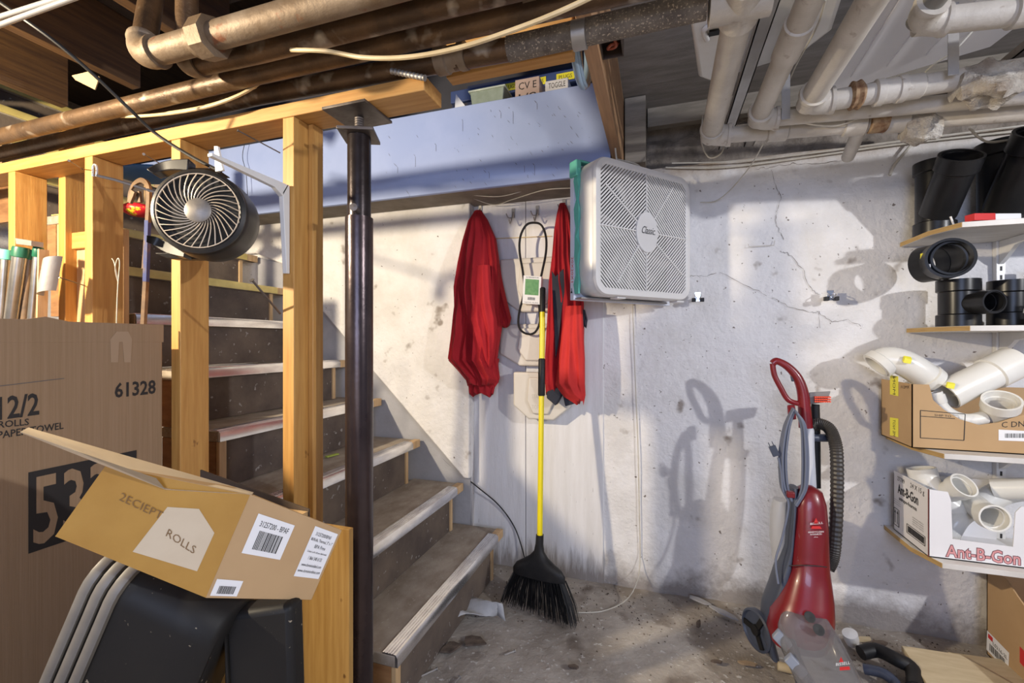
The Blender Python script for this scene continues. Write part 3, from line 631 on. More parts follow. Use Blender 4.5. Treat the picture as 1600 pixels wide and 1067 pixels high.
# white shelf bracket on stud
br = thing('shelf_bracket', 'white metal shelf bracket screwed to the stud beside the round fan', 'bracket', (-.945,.948,1.30))
obj('wall_leg', MB().prism([(-.948,.948,1.515),(-.948,.940,1.515),(-.948,.925,1.49),(-.948,.938,1.28),(-.948,.948,1.28)], (.014,0,0)), WPLA, br, bev=.001)
obj('arm', MB().prism([(-.948,.945,1.515),(-.948,.73,1.515),(-.948,.73,1.508),(-.948,.90,1.496),(-.948,.925,1.48)], (.014,0,0)), WPLA, br, bev=.001)
obj('screw', MB().lathe((-.941,.939,1.31), (0,-1,0), [(.004,0),(.003,.002),(0,.0025)], 10), STEEL, br)
obj('bracket_tip', MB().prism([at(334,228,Y=.80), at(340,228,Y=.80), at(348,266,Y=.80), at(336,268,Y=.80)], (0,.006,0)), WPLA, None, 'white upright bracket strip rising behind the round fan', 'bracket', bev=.001)

# crowbar on rod
cb = thing('crowbar', 'worn blue crowbar with hooked claw hanging beside the round fan', 'crowbar', at(228,510,Y=.93))
hk = [at(226,420,Y=.93), at(231,350,Y=.93), at(233,305,Y=.93), at(231,289,Y=.93), at(222,282,Y=.93), at(210,288,Y=.93), at(203,300,Y=.93), at(200,312,Y=.93)]
hp2 = spl(hk, 6)
obj('hook', MB().tube(hp2, [.0085 if i < 24 else .0085-.00018*(i-24)*2 for i in range(len(hp2))], 6), BARM, cb, smooth=25)
obj('shaft', MB().tube([at(231,345,Y=.93), at(228,440,Y=.93)], .0092, 6), BLUE, cb, label='shaft with worn blue paint', smooth=25)
obj('shaft_end', MB().tube([at(228,440,Y=.93), at(223,530,Y=.93), at(223,560,Y=.93)], .0088, 6), BARM, cb, smooth=25)
obj('claw', MB().prism([at(204,296,Y=.925), at(198,315,Y=.925), at(203,318,Y=.925), at(210,300,Y=.925)], (0,.008,0)).prism([at(212,300,Y=.938), at(214,316,Y=.938), at(219,316,Y=.938), at(217,298,Y=.938)], (0,.008,0)), BARM, cb, bev=.001)
obj('hanging_rod', MB().tube([at(150,274,Y=.949), at(180,281,Y=.94), at(232,297,Y=.925), at(252,303,Y=.91)], .0045, 10), pm('dark_blue_rod',(.04,.045,.07),.4,.5), None, 'dark metal rod holding the crowbar hook off the stud', 'rod')
cl = [at(146,276,Y=.948), at(146,262,Y=.948), at(149,257,Y=.948), at(152,262,Y=.948), at(152,276,Y=.948)]
obj('clip', MB().tube(spl(cl,5), .0018, 8).tube(spl([p+Vector((0,-.003,0)) for p in cl],5), .0012, 8), WPLA, None, 'small white looped clip at the top of a stud', 'clip')
cable('string', [at(175,404,Y=1.0), at(179,412,Y=.98), at(185,442,Y=.98), at(180,420,Y=.96), at(184,404,Y=.95), at(187,412,Y=.95), at(184,450,Y=.95), at(182,505,Y=.95), at(182,560,Y=.95)], .0015, WIRE, 'pale looped string hanging by the stair tread near the crowbar', 'string')

# tubes at left with green caps
def mtube(x, y0, y1, Y, r, m, lab, capm=None):
    A = at(x[0], y0, Y=Y); B = at(x[1], y1, Y=Y); d = (A-B); k = B.z/(-d.z) if d.z else 0
    B2 = B+d*(-(B.z)/d.z); 
    o = thing('metal_tube', lab, 'tube', B2)
    obj('tube_body', MB().hollow([B2, A], r, r*.86, 24), m, o)
    if capm:
        dn = d.normalized(); obj('end_cap', MB().lathe(A-dn*.03, dn, [(r*1.03,0),(r*1.15,.002),(r*1.15,.026),(r*1.05,.034),(0,.035)], 24), capm, o, label='green plastic cap')
    return o
mtube((10,0), 392, 520, .915, .0165, ALU, 'silver metal tube with pale cap at the left edge', TEAL)
mtube((33,16), 388, 520, .912, .0195, ALU, 'thick silver tube with big green cap among the left tubes', TEALC)
mtube((48,36), 392, 520, .935, .012, BARM, 'brown tarnished tube with green cap behind the silver tubes', TEALC)
mtube((60,48), 388, 520, .935, .0125, ALU, 'thin silver tube with green cap, rightmost of the capped tubes', TEALC)
plank_o = obj('wood_strip', MB().bar(at(68,390,Y=.93), at(57,530,Y=.93)+Vector((0,0,-.6)), .026, .008, (1,0,0)), CLEAT, None, 'pale slim wood strip leaning beside the capped metal tubes', 'wood strip')
obj('metal_strip', MB().prism([at(24,372,Y=.90), at(49,376,Y=.90), at(49,384,Y=.90), at(25,381,Y=.90)], (0,.03,0)), GALV, None, 'small bent metal plate on top of the green caps', 'metal plate')
# galvanized duct scrap
ring0 = []; c0_ = at(88, 405, Y=.86); c1_ = at(78, 458, Y=.86); a_dir = (c1_-c0_)
s_ = Vector((1,0,.22)).normalized(); R = []
for t in range(2):
    c = c0_ if t == 0 else c1_
    outer = [c+s_*.032*math.cos(th)+Vector((0,-.028,0))*math.sin(th) for th in [math.pi*(.0+1.0*i/12) for i in range(13)]]
    inner = [c+s_*.030*math.cos(th)+Vector((0,-.026,0))*math.sin(th) for th in [math.pi*(.0+1.0*i/12) for i in range(13)]][::-1]
    R.append(outer+inner)
obj('duct_scrap', MB().rings(R), GALV, None, 'curved grey sheet metal scrap hanging from a nail left of the stud', 'metal scrap')

# ------------------------------------------------------------------ big carton
BX = -1.364
bc = thing('large_carton', 'tall brown cardboard carton printed 61328 leaning by the studs', 'box', (-1.56,.7,0))
obj('carton_body', MB().box(-1.74, BX, .40, .915, 0, 1.10), CARD, bc, bev=.003)
zt = at(243, 507, X=BX).z
obj('carton_flap', MB().prism([(BX,.40,1.098),(BX,.918,1.098),(BX,.918,zt),(BX,.70,zt+.0),(BX,.655,zt+.01),(BX,.62,zt+.002),(BX,.40,zt)], (-.004,0,0)), CARD, bc)
fl2 = obj('tape_residue', MB().prism([at(172,530,X=BX)+X1*.0006, at(182,518,X=BX)+X1*.0006, at(200,518,X=BX)+X1*.0006, at(206,530,X=BX)+X1*.0006, at(204,566,X=BX)+X1*.0006, at(194,566,X=BX)+X1*.0006, at(191,534,X=BX)+X1*.0006, at(186,534,X=BX)+X1*.0006, at(184,566,X=BX)+X1*.0006, at(173,566,X=BX)+X1*.0006], (.0004,0,0)), pm('tape_mark',(.37,.26,.165),.45), bc, label='pale torn tape mark')
e = X1*.0008
mb = MB()
def tX(s_, x0, y0, x1, y1, h, off=0.0):   # text on the carton side, given baseline ends
    a, b = at(x0,y0,X=BX)+e, at(x1,y1,X=BX)+e; mb.text(s_, a, b, (h/700)*((a.x*-SA)+(a.y*CA)), (0,0,1), off)
tX('61328', 179, 622, 243, 615, 24, .025)
tX('12/2', -3, 657, 61, 648, 37, .02); tX('ROLLS', -3, 669, 45, 664, 11, .015); tX('PAPER TOWEL', -4, 686, 99, 670, 12, .015)
obj('print', mb, INK, bc)
A = at(44,865,X=BX); B = at(213,812,X=BX); C_ = at(213,698,X=BX); D = at(44,738,X=BX)
A.x=B.x=C_.x=D.x=BX; e2 = X1*.0009; zb = A.z
w_ = B.y-A.y
zt2 = D.z
A = Vector((BX,A.y,zb)); B = Vector((BX,B.y,zb)); C_ = Vector((BX,B.y,zt2)); D = Vector((BX,A.y,zt2))
obj('print_panel', MB().prism([A+e2, B+e2, C_+e2, D+e2], (.0003,0,0)), INK, bc, label='black printed number block')
mb = MB(); hh = zt2-zb
mb.text('5330', A+e2*1.0+X1*.0008+Y1*.008+Z1*.012, B+e2+X1*.0008-Y1*.008+Z1*.012, hh-.024, (0,0,1), .015)
obj('print', mb, CARD, bc, label='number 5330 left bare in the black block')
mb = MB(); mb.bar(at(0,603,X=BX)+e, at(100,591,X=BX)+e, .001, .0015); obj('crease', mb, INKG, bc)

# ------------------------------------------------------------------ tilted carton
def cp(x, y, t): return at(x, y, t=t)
Dp = cp(322,935,.735); Cp = cp(392,772,.745); Ap = cp(85,838,.66); Bp = cp(165,726,.70); Fp = cp(487,938,.85); Ep = cp(535,828,.86)
off = Fp-Dp
def onplane(x, y, a, b, c):
    n = (b-a).cross(c-a); o_ = Vector((0,0,CH)); d = ray(x, y); return o_+d*((a-o_).dot(n)/d.dot(n))
Bp = onplane(165,726,Ap,Dp,Cp); Ep = onplane(535,828,Fp,Dp,Cp)
tc_ = thing('tilted_carton', 'opened tan cardboard carton lying tilted on the black bins', 'box', Dp)
A2, B2 = Ap+off, Bp+off
obj('carton_body', MB().hexa([Ap, Dp, Fp, A2, Bp, Cp, Ep, B2]), CARDL, tc_, bev=.0015)
nP = (Cp-Dp).cross(Ap-Dp).normalized(); nP = nP if nP.dot(-Dp+Vector((0,0,CH))) > 0 else -nP
nQ = (Fp-Dp).cross(Cp-Dp).normalized(); nQ = nQ if nQ.dot(-Dp+Vector((0,0,CH))) > 0 else -nQ
def onP(a, b, h=.0008):   # a along D->A, b along D->C
    lo = Dp.lerp(Ap, a); hi = Cp.lerp(Bp, a); return lo.lerp(hi, b)+nP*h
def onQ(a, b, h=.0008):   # a along D->F, b up
    lo = Dp.lerp(Fp, a); hi = Cp.lerp(Ep, a); return lo.lerp(hi, b)+nQ*h
def patch(f, a0, a1, b0, b1, h, n=10):
    mb = MB(); grid(mb, None, n, 3, lambda a, b: f(a0+(a1-a0)*a, b0+(b1-b0)*b, h)); return mb
obj('tape_strip', patch(onP, .004, .996, .008, .992, .0008), TAPE, tc_, label='shiny brown packing tape')
obj('bare_card', MB().add([onP(.13,.20,.0014), onP(.13,.58,.0014), onP(.30,.76,.0014), onP(.50,.70,.0014), onP(.56,.16,.0014)], [(0,1,2,3,4)]), CARDP, tc_, label='pale bare cardboard between the tape')
mb = MB(); mb.text('2ECIEPT', onP(.80,.64,.0025), onP(.50,.56,.0025), .012, (Cp-Dp), -.01); mb.text('ROLLS', onP(.42,.42,.0025), onP(.20,.34,.0025), .012, (Cp-Dp), -.01)
obj('print', mb, pm('pencil', (.20,.11,.04), .7), tc_, label='pencil handwriting')
def labelQ(a0,a1,b0,b1,lines,bars=True,txt_top=True):
    lb = obj('shipping_label', patch(onQ, a0,a1,b0,b1,.0008,2), PAPER, tc_, label='white printed label')
    mb = MB()
    up = (onQ(a0,b1)-onQ(a0,b0)); H = up.length
    for s_, x0, x1, yy, hh in lines: mb.text(s_, onQ(a0+(a1-a0)*x0, b0+(b1-b0)*yy, .0013), onQ(a0+(a1-a0)*x1, b0+(b1-b0)*yy, .0013), H*hh, up)
    if bars:
        x = .2
        while x < .8:
            w2 = random.choice((.01,.02,.03)); mb.add([onQ(a0+(a1-a0)*x, b0+(b1-b0)*.14,.0013), onQ(a0+(a1-a0)*(x+w2), b0+(b1-b0)*.14,.0013), onQ(a0+(a1-a0)*(x+w2), b0+(b1-b0)*.62,.0013), onQ(a0+(a1-a0)*x, b0+(b1-b0)*.62,.0013)], [(0,1,2,3)]); x += w2+.016
    obj('label_print', mb, INK, lb)
labelQ(.13,.50,.46,.86, [('31257200 - BPAF', .14, .9, .72, .14)])
labelQ(.70,.97,.30,.93, [('31257200/BPAF', .15,.8,.84,.07), ('80/Rolls, Thermal, 3" x 1"', .05,.95,.72,.07), ('BPA Free', .3,.75,.60,.07), ('Contact us for all your label needs', .1,.9,.49,.05), ('1 866 548 6133', .25,.8,.36,.07), ('www.dominionlabel.com', .1,.9,.22,.06), ('www.dominionblue.com', .05,.95,.10,.06)], bars=False)
labelQ(.02,.25,.03,.19, [], True)
obj('open_flap', MB().prism([cp(393,773,.746), cp(258,765,.70), cp(244,748,.69), cp(120,706,.63), cp(32,676,.61), cp(45,669,.72), cp(215,722,.82), cp(396,770,.80)], nQ*.002+Vector((0,0,.002))), CARDP, tc_, label='pale inner side of the open flap')

# ------------------------------------------------------------------ black bins
def camv(x, y, z): return Vector((x*CA-z*SA, x*SA+z*CA, y))
aD = camv(-.393,-.919,.0).normalized(); nD = camv(.92,-.39,.0).normalized(); bD = camv(.0,.0,1)
bD = Vector((bD.x,bD.y,0)).normalized()
def rrect(c, u, v, hu, hv, r, n=5):
    out = []
    for sx, sy, a0 in ((1,1,0),(-1,1,90),(-1,-1,180),(1,-1,270)):
        for i in range(n+1):
            th = math.radians(a0+90*i/n); out.append(c+u*(sx*(hu-r)+r*math.cos(th))+v*(sy*(hv-r)+r*math.sin(th)))
    return out
def bin_(T, lab):
    Lh, Wh = .395, .08
    c = T+aD*Lh+bD*Wh
    o = thing('storage_bin', lab, 'bin', (c.x, c.y, .0), 'nested black plastic bins on their side')
    del o['group']
    # wall: outer and inner skins
    st = [(0,0),(.02,.008),(.025,.010),(.10,.016),(.17,.024),(.18,.034)]
    out = [rrect(c+nD*d, aD, bD, Lh-s, Wh-s*.6, .05) for d, s in st]
    inn = [rrect(c+nD*d, aD, bD, Lh-s-.004, Wh-s*.6-.004, .046) for d, s in st[:-1]]
    obj('tub', MB().rings(inn[::-1]+out, cap=True), BLKD, o, smooth=50)
    rim = rrect(c, aD, bD, Lh+.004, Wh+.004, .054)
    rr = MB(); rr.rings([[p+d*.0+nD*h for p in rrect(c, aD, bD, Lh+s, Wh+s, .054)] for s, h, d in ((.0,-.004,aD),(.008,-.004,aD),(.010,.004,aD),(.008,.012,aD),(.0,.012,aD))], closed=True)
    obj('rim', rr, RIMG, o, label='dusty rounded rim', smooth=50)
    return o
T0 = cp(150, 880, .735)
bin_(T0, 'outermost of three nested black plastic bins, leftmost rim')
bin_(T0+nD*.022, 'middle of three nested black plastic bins')
bin_(T0+nD*.044, 'innermost black plastic bin, its dark side facing the camera')
# second black tub to the right, smaller bin in front
sb = thing('storage_bin', 'black plastic bin with ribbed end, below the tilted carton labels', 'bin', cp(400,1100,.72))
p = [cp(346,962,.80), cp(455,946,.80), cp(470,1200,.80), cp(352,1200,.80)]
q2 = [v+bD*.05 for v in p]
for s in (p, q2):
    s[2].z = .02; s[3].z = .02
obj('tub', MB().hexa([p[3],p[2],q2[2],q2[3],p[0],p[1],q2[1],q2[0]]), BLKD, sb, bev=.012, seg=3)
obj('rib', MB().bar(cp(352,968,.795), cp(358,1100,.795), .004, .004), BLKD, sb)

# wood sheets behind
obj('wood_sheet', MB().box(-1.22, -.677, .862, .876, 0, .667), SHEET, None, 'yellow brown wood sheet standing left of the steel post', 'board', bev=.001)
a = at(480,797,Y=.9); b = at(310,735,Y=.9)
obj('hardboard_sheet', MB().prism([(a.x,.905,0),(a.x,.905,a.z),(b.x,.905,b.z),(b.x,.905,0)], (0,.004,0)), pm('hardboard',(.10,.07,.05),.7), None, 'dark thin hardboard sheet behind the tilted carton', 'board')
obj('wood_strip', MB().box(a.x-.085, a.x, .885, .902, .0, a.z-.004), CLEAT, None, 'pale board end standing just behind the tilted carton corner', 'board')

# ------------------------------------------------------------------ jackets
def cloth(rows, d0, seed, folds=5, amp=.18, n=110, sub=4, tw=0.0):
    # rows: (y, xl, xr, Y)
    rr = []
    for i in range(len(rows)-1):
        for k in range(sub):
            t = k/sub; rr.append([rows[i][j]*(1-t)+rows[i+1][j]*t for j in range(5)])
    rr.append(list(rows[-1])); R = []
    for i, (y, xl, xr, Y, dep) in enumerate(rr):
        l = at(xl, y, Y=Y); r = at(xr, y, Y=Y); c = (l+r)/2; hw = (r.x-l.x)/2; t = i/(len(rr)-1); ring = []
        for j in range(n):
            th = 2*math.pi*j/n; ct, st_ = math.cos(th), math.sin(th)
            a1_ = folds*th*.5+seed+.9*math.sin(t*3+seed)+tw*t+1.1*noise.noise(Vector((ct*1.5, seed, t*2.2)))
            f = 1.5*(1-2*abs(math.sin(a1_)))*-1+.8*(1-2*abs(math.sin(folds*1.5*th+seed*2-t*2.5)))+.9*noise.noise(Vector((ct*2.4, st_*2+seed, t*5)))
            e_ = amp*min(1, .25+t*1.3)*f
            dd = dep*(1+e_*1.5)
            ring.append(Vector((c.x+hw*ct*(1-max(0, abs(ct)-.99)), Y+st_*dd-.5*dep*0, c.z+.006*f*t)))
        R.append(ring)
    return MB().rings(R)
j1 = thing('red_jacket', 'red jacket hanging bunched on a hook at the left of the recess', 'jacket', at(750,615,Y=2.0))
obj('jacket_body', cloth([(329,742,752,2.04,.012),(345,732,762,2.02,.03),(375,724,775,2.0,.045),(410,717,780,1.985,.055),(450,711,781,1.98,.06),(480,712,782,1.975,.06),(510,709,784,1.97,.062),(540,704,779,1.97,.06),(562,701,776,1.97,.058),(578,716,778,1.975,.05),(592,728,780,1.98,.045),(600,730,774,1.985,.035)], .05, 1.3, 5, .22), REDC, j1, smooth=60)
obj('hanging_hem', cloth([(560,733,780,2.02,.03),(590,731,776,2.02,.03),(616,733,771,2.02,.022)], .03, 4, 4, .2), REDC, j1)
obj('sleeve', cloth([(400,762,778,2.02,.03),(440,766,785,2.02,.035),(470,768,791,2.01,.035),(500,770,798,2.0,.034),(509,774,796,2.0,.026)], .03, 2, 3, .2), REDC, j1, smooth=60)
obj('front_fold', cloth([(415,742,766,1.935,.02),(470,738,770,1.92,.026),(500,736,776,1.91,.03),(530,744,776,1.915,.03),(562,752,772,1.93,.02),(585,756,766,1.95,.012)], .03, 3.1, 3, .2), REDC, j1, smooth=60)
j2 = thing('red_jacket', 'red jacket with black lining hanging between the broom and box fan', 'jacket', at(882,635,Y=2.0))
obj('jacket_body', cloth([(318,874,884,2.05,.012),(335,870,890,2.03,.03),(360,866,894,2.02,.035),(400,863,898,2.0,.04),(440,858,905,2.0,.042),(470,857,912,2.0,.045),(510,855,913,2.0,.045),(560,852,912,1.995,.048),(600,852,912,1.995,.048),(615,853,912,2.0,.04)], .05, 2.4, 5, .2), REDC, j2, smooth=60)
obj('jacket_front', cloth([(478,884,910,1.945,.02),(520,878,912,1.94,.026),(560,873,914,1.94,.03),(600,868,914,1.94,.03),(618,880,915,1.945,.02),(628,900,912,1.95,.012)], .03, 1.1, 3, .18), REDC2, j2, smooth=60)
mb = MB(); mb.prism([at(862,423,Y=1.948), at(868,432,Y=1.945), at(880,420,Y=1.946), at(884,445,Y=1.945), at(878,480,Y=1.94), at(872,540,Y=1.936), at(868,560,Y=1.938), at(866,500,Y=1.94), at(863,455,Y=1.942)], (0,.006,0))
obj('lining', mb, BLKC, j2, label='black lining')
obj('lining', cloth([(484,906,914,1.99,.02),(500,908,918,1.99,.02),(510,909,916,1.99,.012)], .02, 5, 3, .15), BLKC, j2, label='black lining')
obj('cuff', MB().prism([at(854,612,Y=1.95), at(872,605,Y=1.95), at(880,612,Y=1.95), at(868,634,Y=1.95), at(854,622,Y=1.95)], (0,.05,0)).prism([at(878,612,Y=1.95), at(896,618,Y=1.95), at(900,630,Y=1.95), at(883,635,Y=1.95)], (0,.05,0)), BLKC, j2, label='black cuffs', bev=.004)
# hooks
def hook(px, py, lab):
    o = at(px, py, Y=2.07)
    pts = [o+Vector((0,.022,.035)), o+Vector((0,.005,.01)), o+Vector((0,-.015,-.02)), o+Vector((0,-.03,-.035)), o+Vector((0,-.045,-.022))]
    h = obj('coat_hook', MB().tube(spl(pts,6), .003, 8).tube(spl([o+Vector((0,.0,.0)), o+Vector((-.012,-.02,-.005)), o+Vector((-.018,-.035,.012))],5), .0026, 8).tube(spl([o+Vector((0,.0,.0)), o+Vector((.012,-.02,-.005)), o+Vector((.018,-.035,.012))],5), .0026, 8).box(o.x-.008,o.x+.008,2.088,2.094,o.z+.005,o.z+.05), CHROME if False else GALV, None, lab, 'hook')
hook(800, 340, 'empty metal coat hook between the red jackets'); hook(838, 336, 'metal coat hook holding the black rubber belt')
hook(748, 334, 'metal coat hook holding the left red jacket'); hook(880, 326, 'metal coat hook holding the red jacket with black lining')
obj('batten', MB().bar(at(768,373,Y=2.09), at(862,369,Y=2.09), .006, .004), YWIRE, None, 'thin yellowish batten across the recess boards', 'batten')
# V belt
Yb = 2.0
bp = [at(x,y,Y=Yb) for x,y in ((834,348),(846,352),(853,370),(853,395),(847,425),(841,455),(843,485),(843,505),(836,519),(826,522),(815,517),(810,505),(812,485),(819,455),(817,425),(812,395),(813,370),(822,352))]
vb = thing('rubber_belt', 'black rubber drive belt with green and white card tag on a hook', 'belt', at(827,523,Y=Yb))
obj('belt_loop', MB().tube(spl(bp,5,True), .0055, 6, closed=True), BLK, vb)
T = [at(818,430,Y=Yb-.012), at(846,432,Y=Yb-.012), at(844,476,Y=Yb-.012), at(816,474,Y=Yb-.012)]
tg = obj('card_tag', MB().prism(T, (0,.024,0)), PAPER, vb, bev=.001)
gl = lambda u_, v_: (T[0].lerp(T[1],u_)).lerp(T[3].lerp(T[2],u_), v_)+Vector((0,-.0008,0))
obj('green_block', MB().add([gl(.12,.12),gl(.88,.12),gl(.88,.68),gl(.12,.68)], [(0,1,2,3)]), pm('green_print',(.06,.25,.08),.5,var=(.12,.33,.12),vs=60), tg, label='green printed panel')
mb = MB(); mb.text('ALTERNATOR', gl(.14,.08), gl(.86,.08), .006, Z1)
x = .3
while x < .7: mb.add([gl(x,.76)+Y1*-.0002,gl(x+.03,.76)+Y1*-.0002,gl(x+.03,.86)+Y1*-.0002,gl(x,.86)+Y1*-.0002], [(0,1,2,3)]); x += .06
mb.text('GATES 4L260', gl(.12,.96), gl(.88,.96), .004, Z1)
mb2 = obj('print', mb, INK, tg)
# plastic trays hanging stacked
def octp(cx, yb, hw, h, Y, lab, th=.03):
    c = at(cx, yb, Y=Y); s = hw
    P_ = [(-s*.45,0),(s*.45,0),(s,h*.28),(s,h),(-s,h),(-s,h*.28)]
    o = thing('plastic_tray', lab, 'tray', (c.x, Y, c.z))
    obj('tray_shell', MB().prism([(c.x+x,Y,c.z+z) for x,z in P_], (0,th,0)), CREAM, o, bev=.008, seg=3)
    Q_ = [(-s*.28,h*.12),(s*.28,h*.12),(s*.5,h*.4),(s*.42,h*.9),(-s*.42,h*.9),(-s*.5,h*.4)]
    obj('raised_panel', MB().prism([(c.x+x,Y-.012,c.z+z) for x,z in Q_], (0,.016,0)), CREAM, o, bev=.010, seg=3)
    return o
octp(838, 487, .185, .26, 2.062, 'upper cream plastic tray behind the rubber belt')
octp(838, 572, .185, .20, 2.045, 'middle cream plastic tray between the jackets')
tz = octp(845, 656, .135, .22, 2.02, 'lowest cream plastic tray behind the broom handle', .04)
c = at(845,656,Y=2.02); obj('lettering', MB().text('STAR', (c.x-.04,2.0075,c.z+.10),(c.x+.0,2.0075,c.z+.10),.02,Z1).text('TOP', (c.x-.04,2.0075,c.z+.05),(c.x-.005,2.0075,c.z+.05),.02,Z1), pm('embossed',(.52,.48,.42),.6), tz)

# ------------------------------------------------------------------ broom
bt = at(848,452,Y=2.0); bt = Vector((bt.x, 1.925, 1.1+(533.5-452)/700*(1.925*1.0)))
bt = at(848, 452, Y=1.90); bh = at(843, 880, Y=1.765)
bm_ = thing('broom', 'yellow handled broom with black angled bristles leaning on the wall', 'broom', (bh.x, bh.y, 0))
def bp_(y): return bt.lerp(bh, (y-452)/(880-452))
obj('handle', MB().tube([bp_(490), bp_(840)], .0115, 20), HYEL, bm_, label='yellow metal handle')
obj('hand_grip', MB().tube([bp_(449), bp_(451), bp_(490)], [.009,.0125,.0125], 20), BLK, bm_, label='dark blue black end grip')
obj('mid_grip', MB().tube([bp_(566), bp_(568), bp_(624), bp_(626)], [.012,.0150,.0150,.012], 20), BLK, bm_, label='black foam grip')
hl = at(801,884,Y=1.80); hr = at(884,903,Y=1.735); hx = (hr-hl)
fe = bp_(838)
R = []
for t, hw, dd, zc in ((0,.0155,.0155,0),(.25,.016,.016,0),(.45,.022,.017,0),(.6,.042,.020,0),(.72,.07,.024,0),(.85,.105,.026,0),(1,.122,.024,0)):
    c = fe.lerp((hl+hr)/2+Vector((0,0,.0)), t); ex = Vector((hx.x,hx.y,hx.z*min(1,max(0,(t-.4)/.6)))).normalized(); ey = Vector((-ex.y,ex.x,0)).normalized()
    R.append([c+ex*hw*math.copysign(abs(math.cos(2*math.pi*i/24))**.8, math.cos(2*math.pi*i/24))+ey*dd*math.sin(2*math.pi*i/24) for i in range(24)])
R.append([p+Vector((0,0,-.022)) for p in R[-1]])
obj('broom_head', MB().rings(R), BLK, bm_, smooth=50)
mb = MB(); exh = Vector((hx.x,hx.y,hx.z)).normalized(); ey = Vector((-exh.y,exh.x,0)).normalized(); hc = (hl+hr)/2-Vector((0,0,.02))
fl = at(785,938,Z=.003); fr = at(902,980,Z=.003)
for i in range(620):
    s = random.random(); k = random.uniform(-1,1)
    top = hc+exh*(s-.5)*.235+ey*k*.018
    bot = fl.lerp(fr, s)+Vector((0,0,random.uniform(0,.012)))+ey*k*.03+exh*random.uniform(-.004,.004)
    mid = top.lerp(bot,.55)+exh*(s-.5)*.012+ey*random.uniform(-.004,.004)
    mb.tube([top, mid, bot], [.0011,.001,.0007], 3)
obj('bristles', mb, BLK, bm_, kind='stuff', smooth=60)

# ------------------------------------------------------------------ box fan
f1 = Vector((-.221,1.611,0)); f2 = Vector((.115,2.006,0))
f2 = at(1077,300,Y=2.0); f2.z = 0
fw = (f2-f1); W = fw.length; U = fw.normalized(); Nf = Vector((U.y,-U.x,0)); zb, ztp = 1.268, 1.772; Hh = ztp-zb
bf = thing('box_fan', 'white square box fan hanging tilted sideways from the dusty joist', 'fan', ((f1+f2)/2+Vector((0,0,zb))))
def fp(a, b, d=0): return f1+U*(a*W)+Vector((0,0,zb+b*Hh))+Nf*d
def frr(ins, d, r=.06, n=6):
    c = fp(.5,.5,d); return rrect(c, U, Z1, W/2-ins, Hh/2-ins, max(r-ins,.01), n)
obj('shell', MB().rings([frr(.012,-.002), frr(.0,-.012), frr(0,-.10), frr(.006,-.105), frr(.02,-.105), frr(.02,-.012)], closed=True), FANW, bf, smooth=50)
obj('front_frame', MB().rings([frr(.028,.004), frr(.022,.008), frr(.004,.006), frr(0,-.004), frr(.006,-.013), frr(.028,-.008)], closed=True), FGRL, bf, smooth=50)
mb = MB(); gi = .026
def clipbar(a0, b0, a1, b1, w2=.0014, dpt=.003):
    mb.bar(fp(a0,b0,dpt), fp(a1,b1,dpt), .006, w2*1.3, Nf)
# quadrant chevron slats
m0, m1 = gi/W, 1-gi/W
nsl = 17
for qx, qy in ((-1,1),(1,1),(-1,-1),(1,-1)):
    for i in range(-nsl, nsl+1):
        # lines with slope, clipped to quadrant
        off_ = i*.0295+.008; pts = []
        # line: (x) = s, (y) = s + off in quadrant coordinates 0..0.5 measured from centre
        sgn = 1 if (qy > 0) else 1
        lo = max(0, -off_); hi = min(.475, .475-off_)
        if hi-lo < .02: continue
        # upper half: slats rise away from the centre line reversed (chevron)
        if qy > 0: y_ = lambda s: .475-(s+off_)
        else: y_ = lambda s: (s+off_)
        if qy > 0: A_, B_ = (lo, .475-(lo+off_)), (hi, .475-(hi+off_))
        else: A_, B_ = (lo, .475-(lo+off_)), (hi, .475-(hi+off_))
        clipbar(.5+qx*A_[0], .5+qy*A_[1], .5+qx*B_[0], .5+qy*B_[1])
obj('grille_slats', mb, FGRL, bf, label='chevron pattern plastic grille', smooth=0)
mb = MB()
for k in range(8):
    th = 2*math.pi*k/8+(0 if k % 2 == 0 else .15); L = .47 if k % 2 == 0 else .50
    mb.bar(fp(.5+.11*math.cos(th), .5+.11*math.sin(th), .006), fp(.5+L*math.cos(th), .5+L*math.sin(th), .006), .004, .004, Nf)
obj('grille_ribs', mb, FGRL, bf)
ov = [fp(.5+.112*math.cos(2*math.pi*i/40), .5+.155*math.sin(2*math.pi*i/40), .0) for i in range(40)]
bdg = obj('badge', MB().prism(ov, Nf*.012), FANW, bf, bev=.002)
obj('lettering', MB().text('Classic.', fp(.43,.485,.0135), fp(.575,.485,.0135), .030, Z1+U*.35), INK, bdg, label='brand script')
mb = MB()
ctr = fp(.5,.5,-.06)
for k in range(5):
    pts = []
    for i in range(7):
        for s in (0, 1):
            r = .03+.19*i/6; th = 2*math.pi*k/5+.25*i/6+(0 if s == 0 else .75-.06*i/6)
            pts.append(ctr+U*r*math.cos(th)+Z1*r*math.sin(th)+Nf*(.018 if s else -.018))
    b_ = len(mb.v); mb.v += pts
    for i in range(6): mb.f.append([b_+2*i, b_+2*i+1, b_+2*i+3, b_+2*i+2])
obj('fan_blades', mb, pm('grey_blade',(.36,.34,.32),.5), bf)
obj('motor', MB().lathe(ctr, -Nf, [(.0,-.02),(.04,-.015),(.045,.0),(.045,.035),(0,.036)], 24), STEEL, bf)
obj('rear_guard', MB().prism(frr(.015,-.100), -Nf*.001), FINT, bf, label='dusty rear filter')
obj('air_filter', MB().obox(fp(.5,.485,-.1165), U*(W/2+.008), Z1*(Hh/2+.004), Nf*.0105), FILT, bf, label='white framed furnace filter', bev=.001)
fpn = [fp(-.016,b,-.113) for b in (.0,1.)]
mb = MB(); mb.text('20X20X1', fp(-.0165,.30,-.119)-U*.0008, fp(-.0165,.11,-.119)-U*.0008, .013, -Nf*-1)
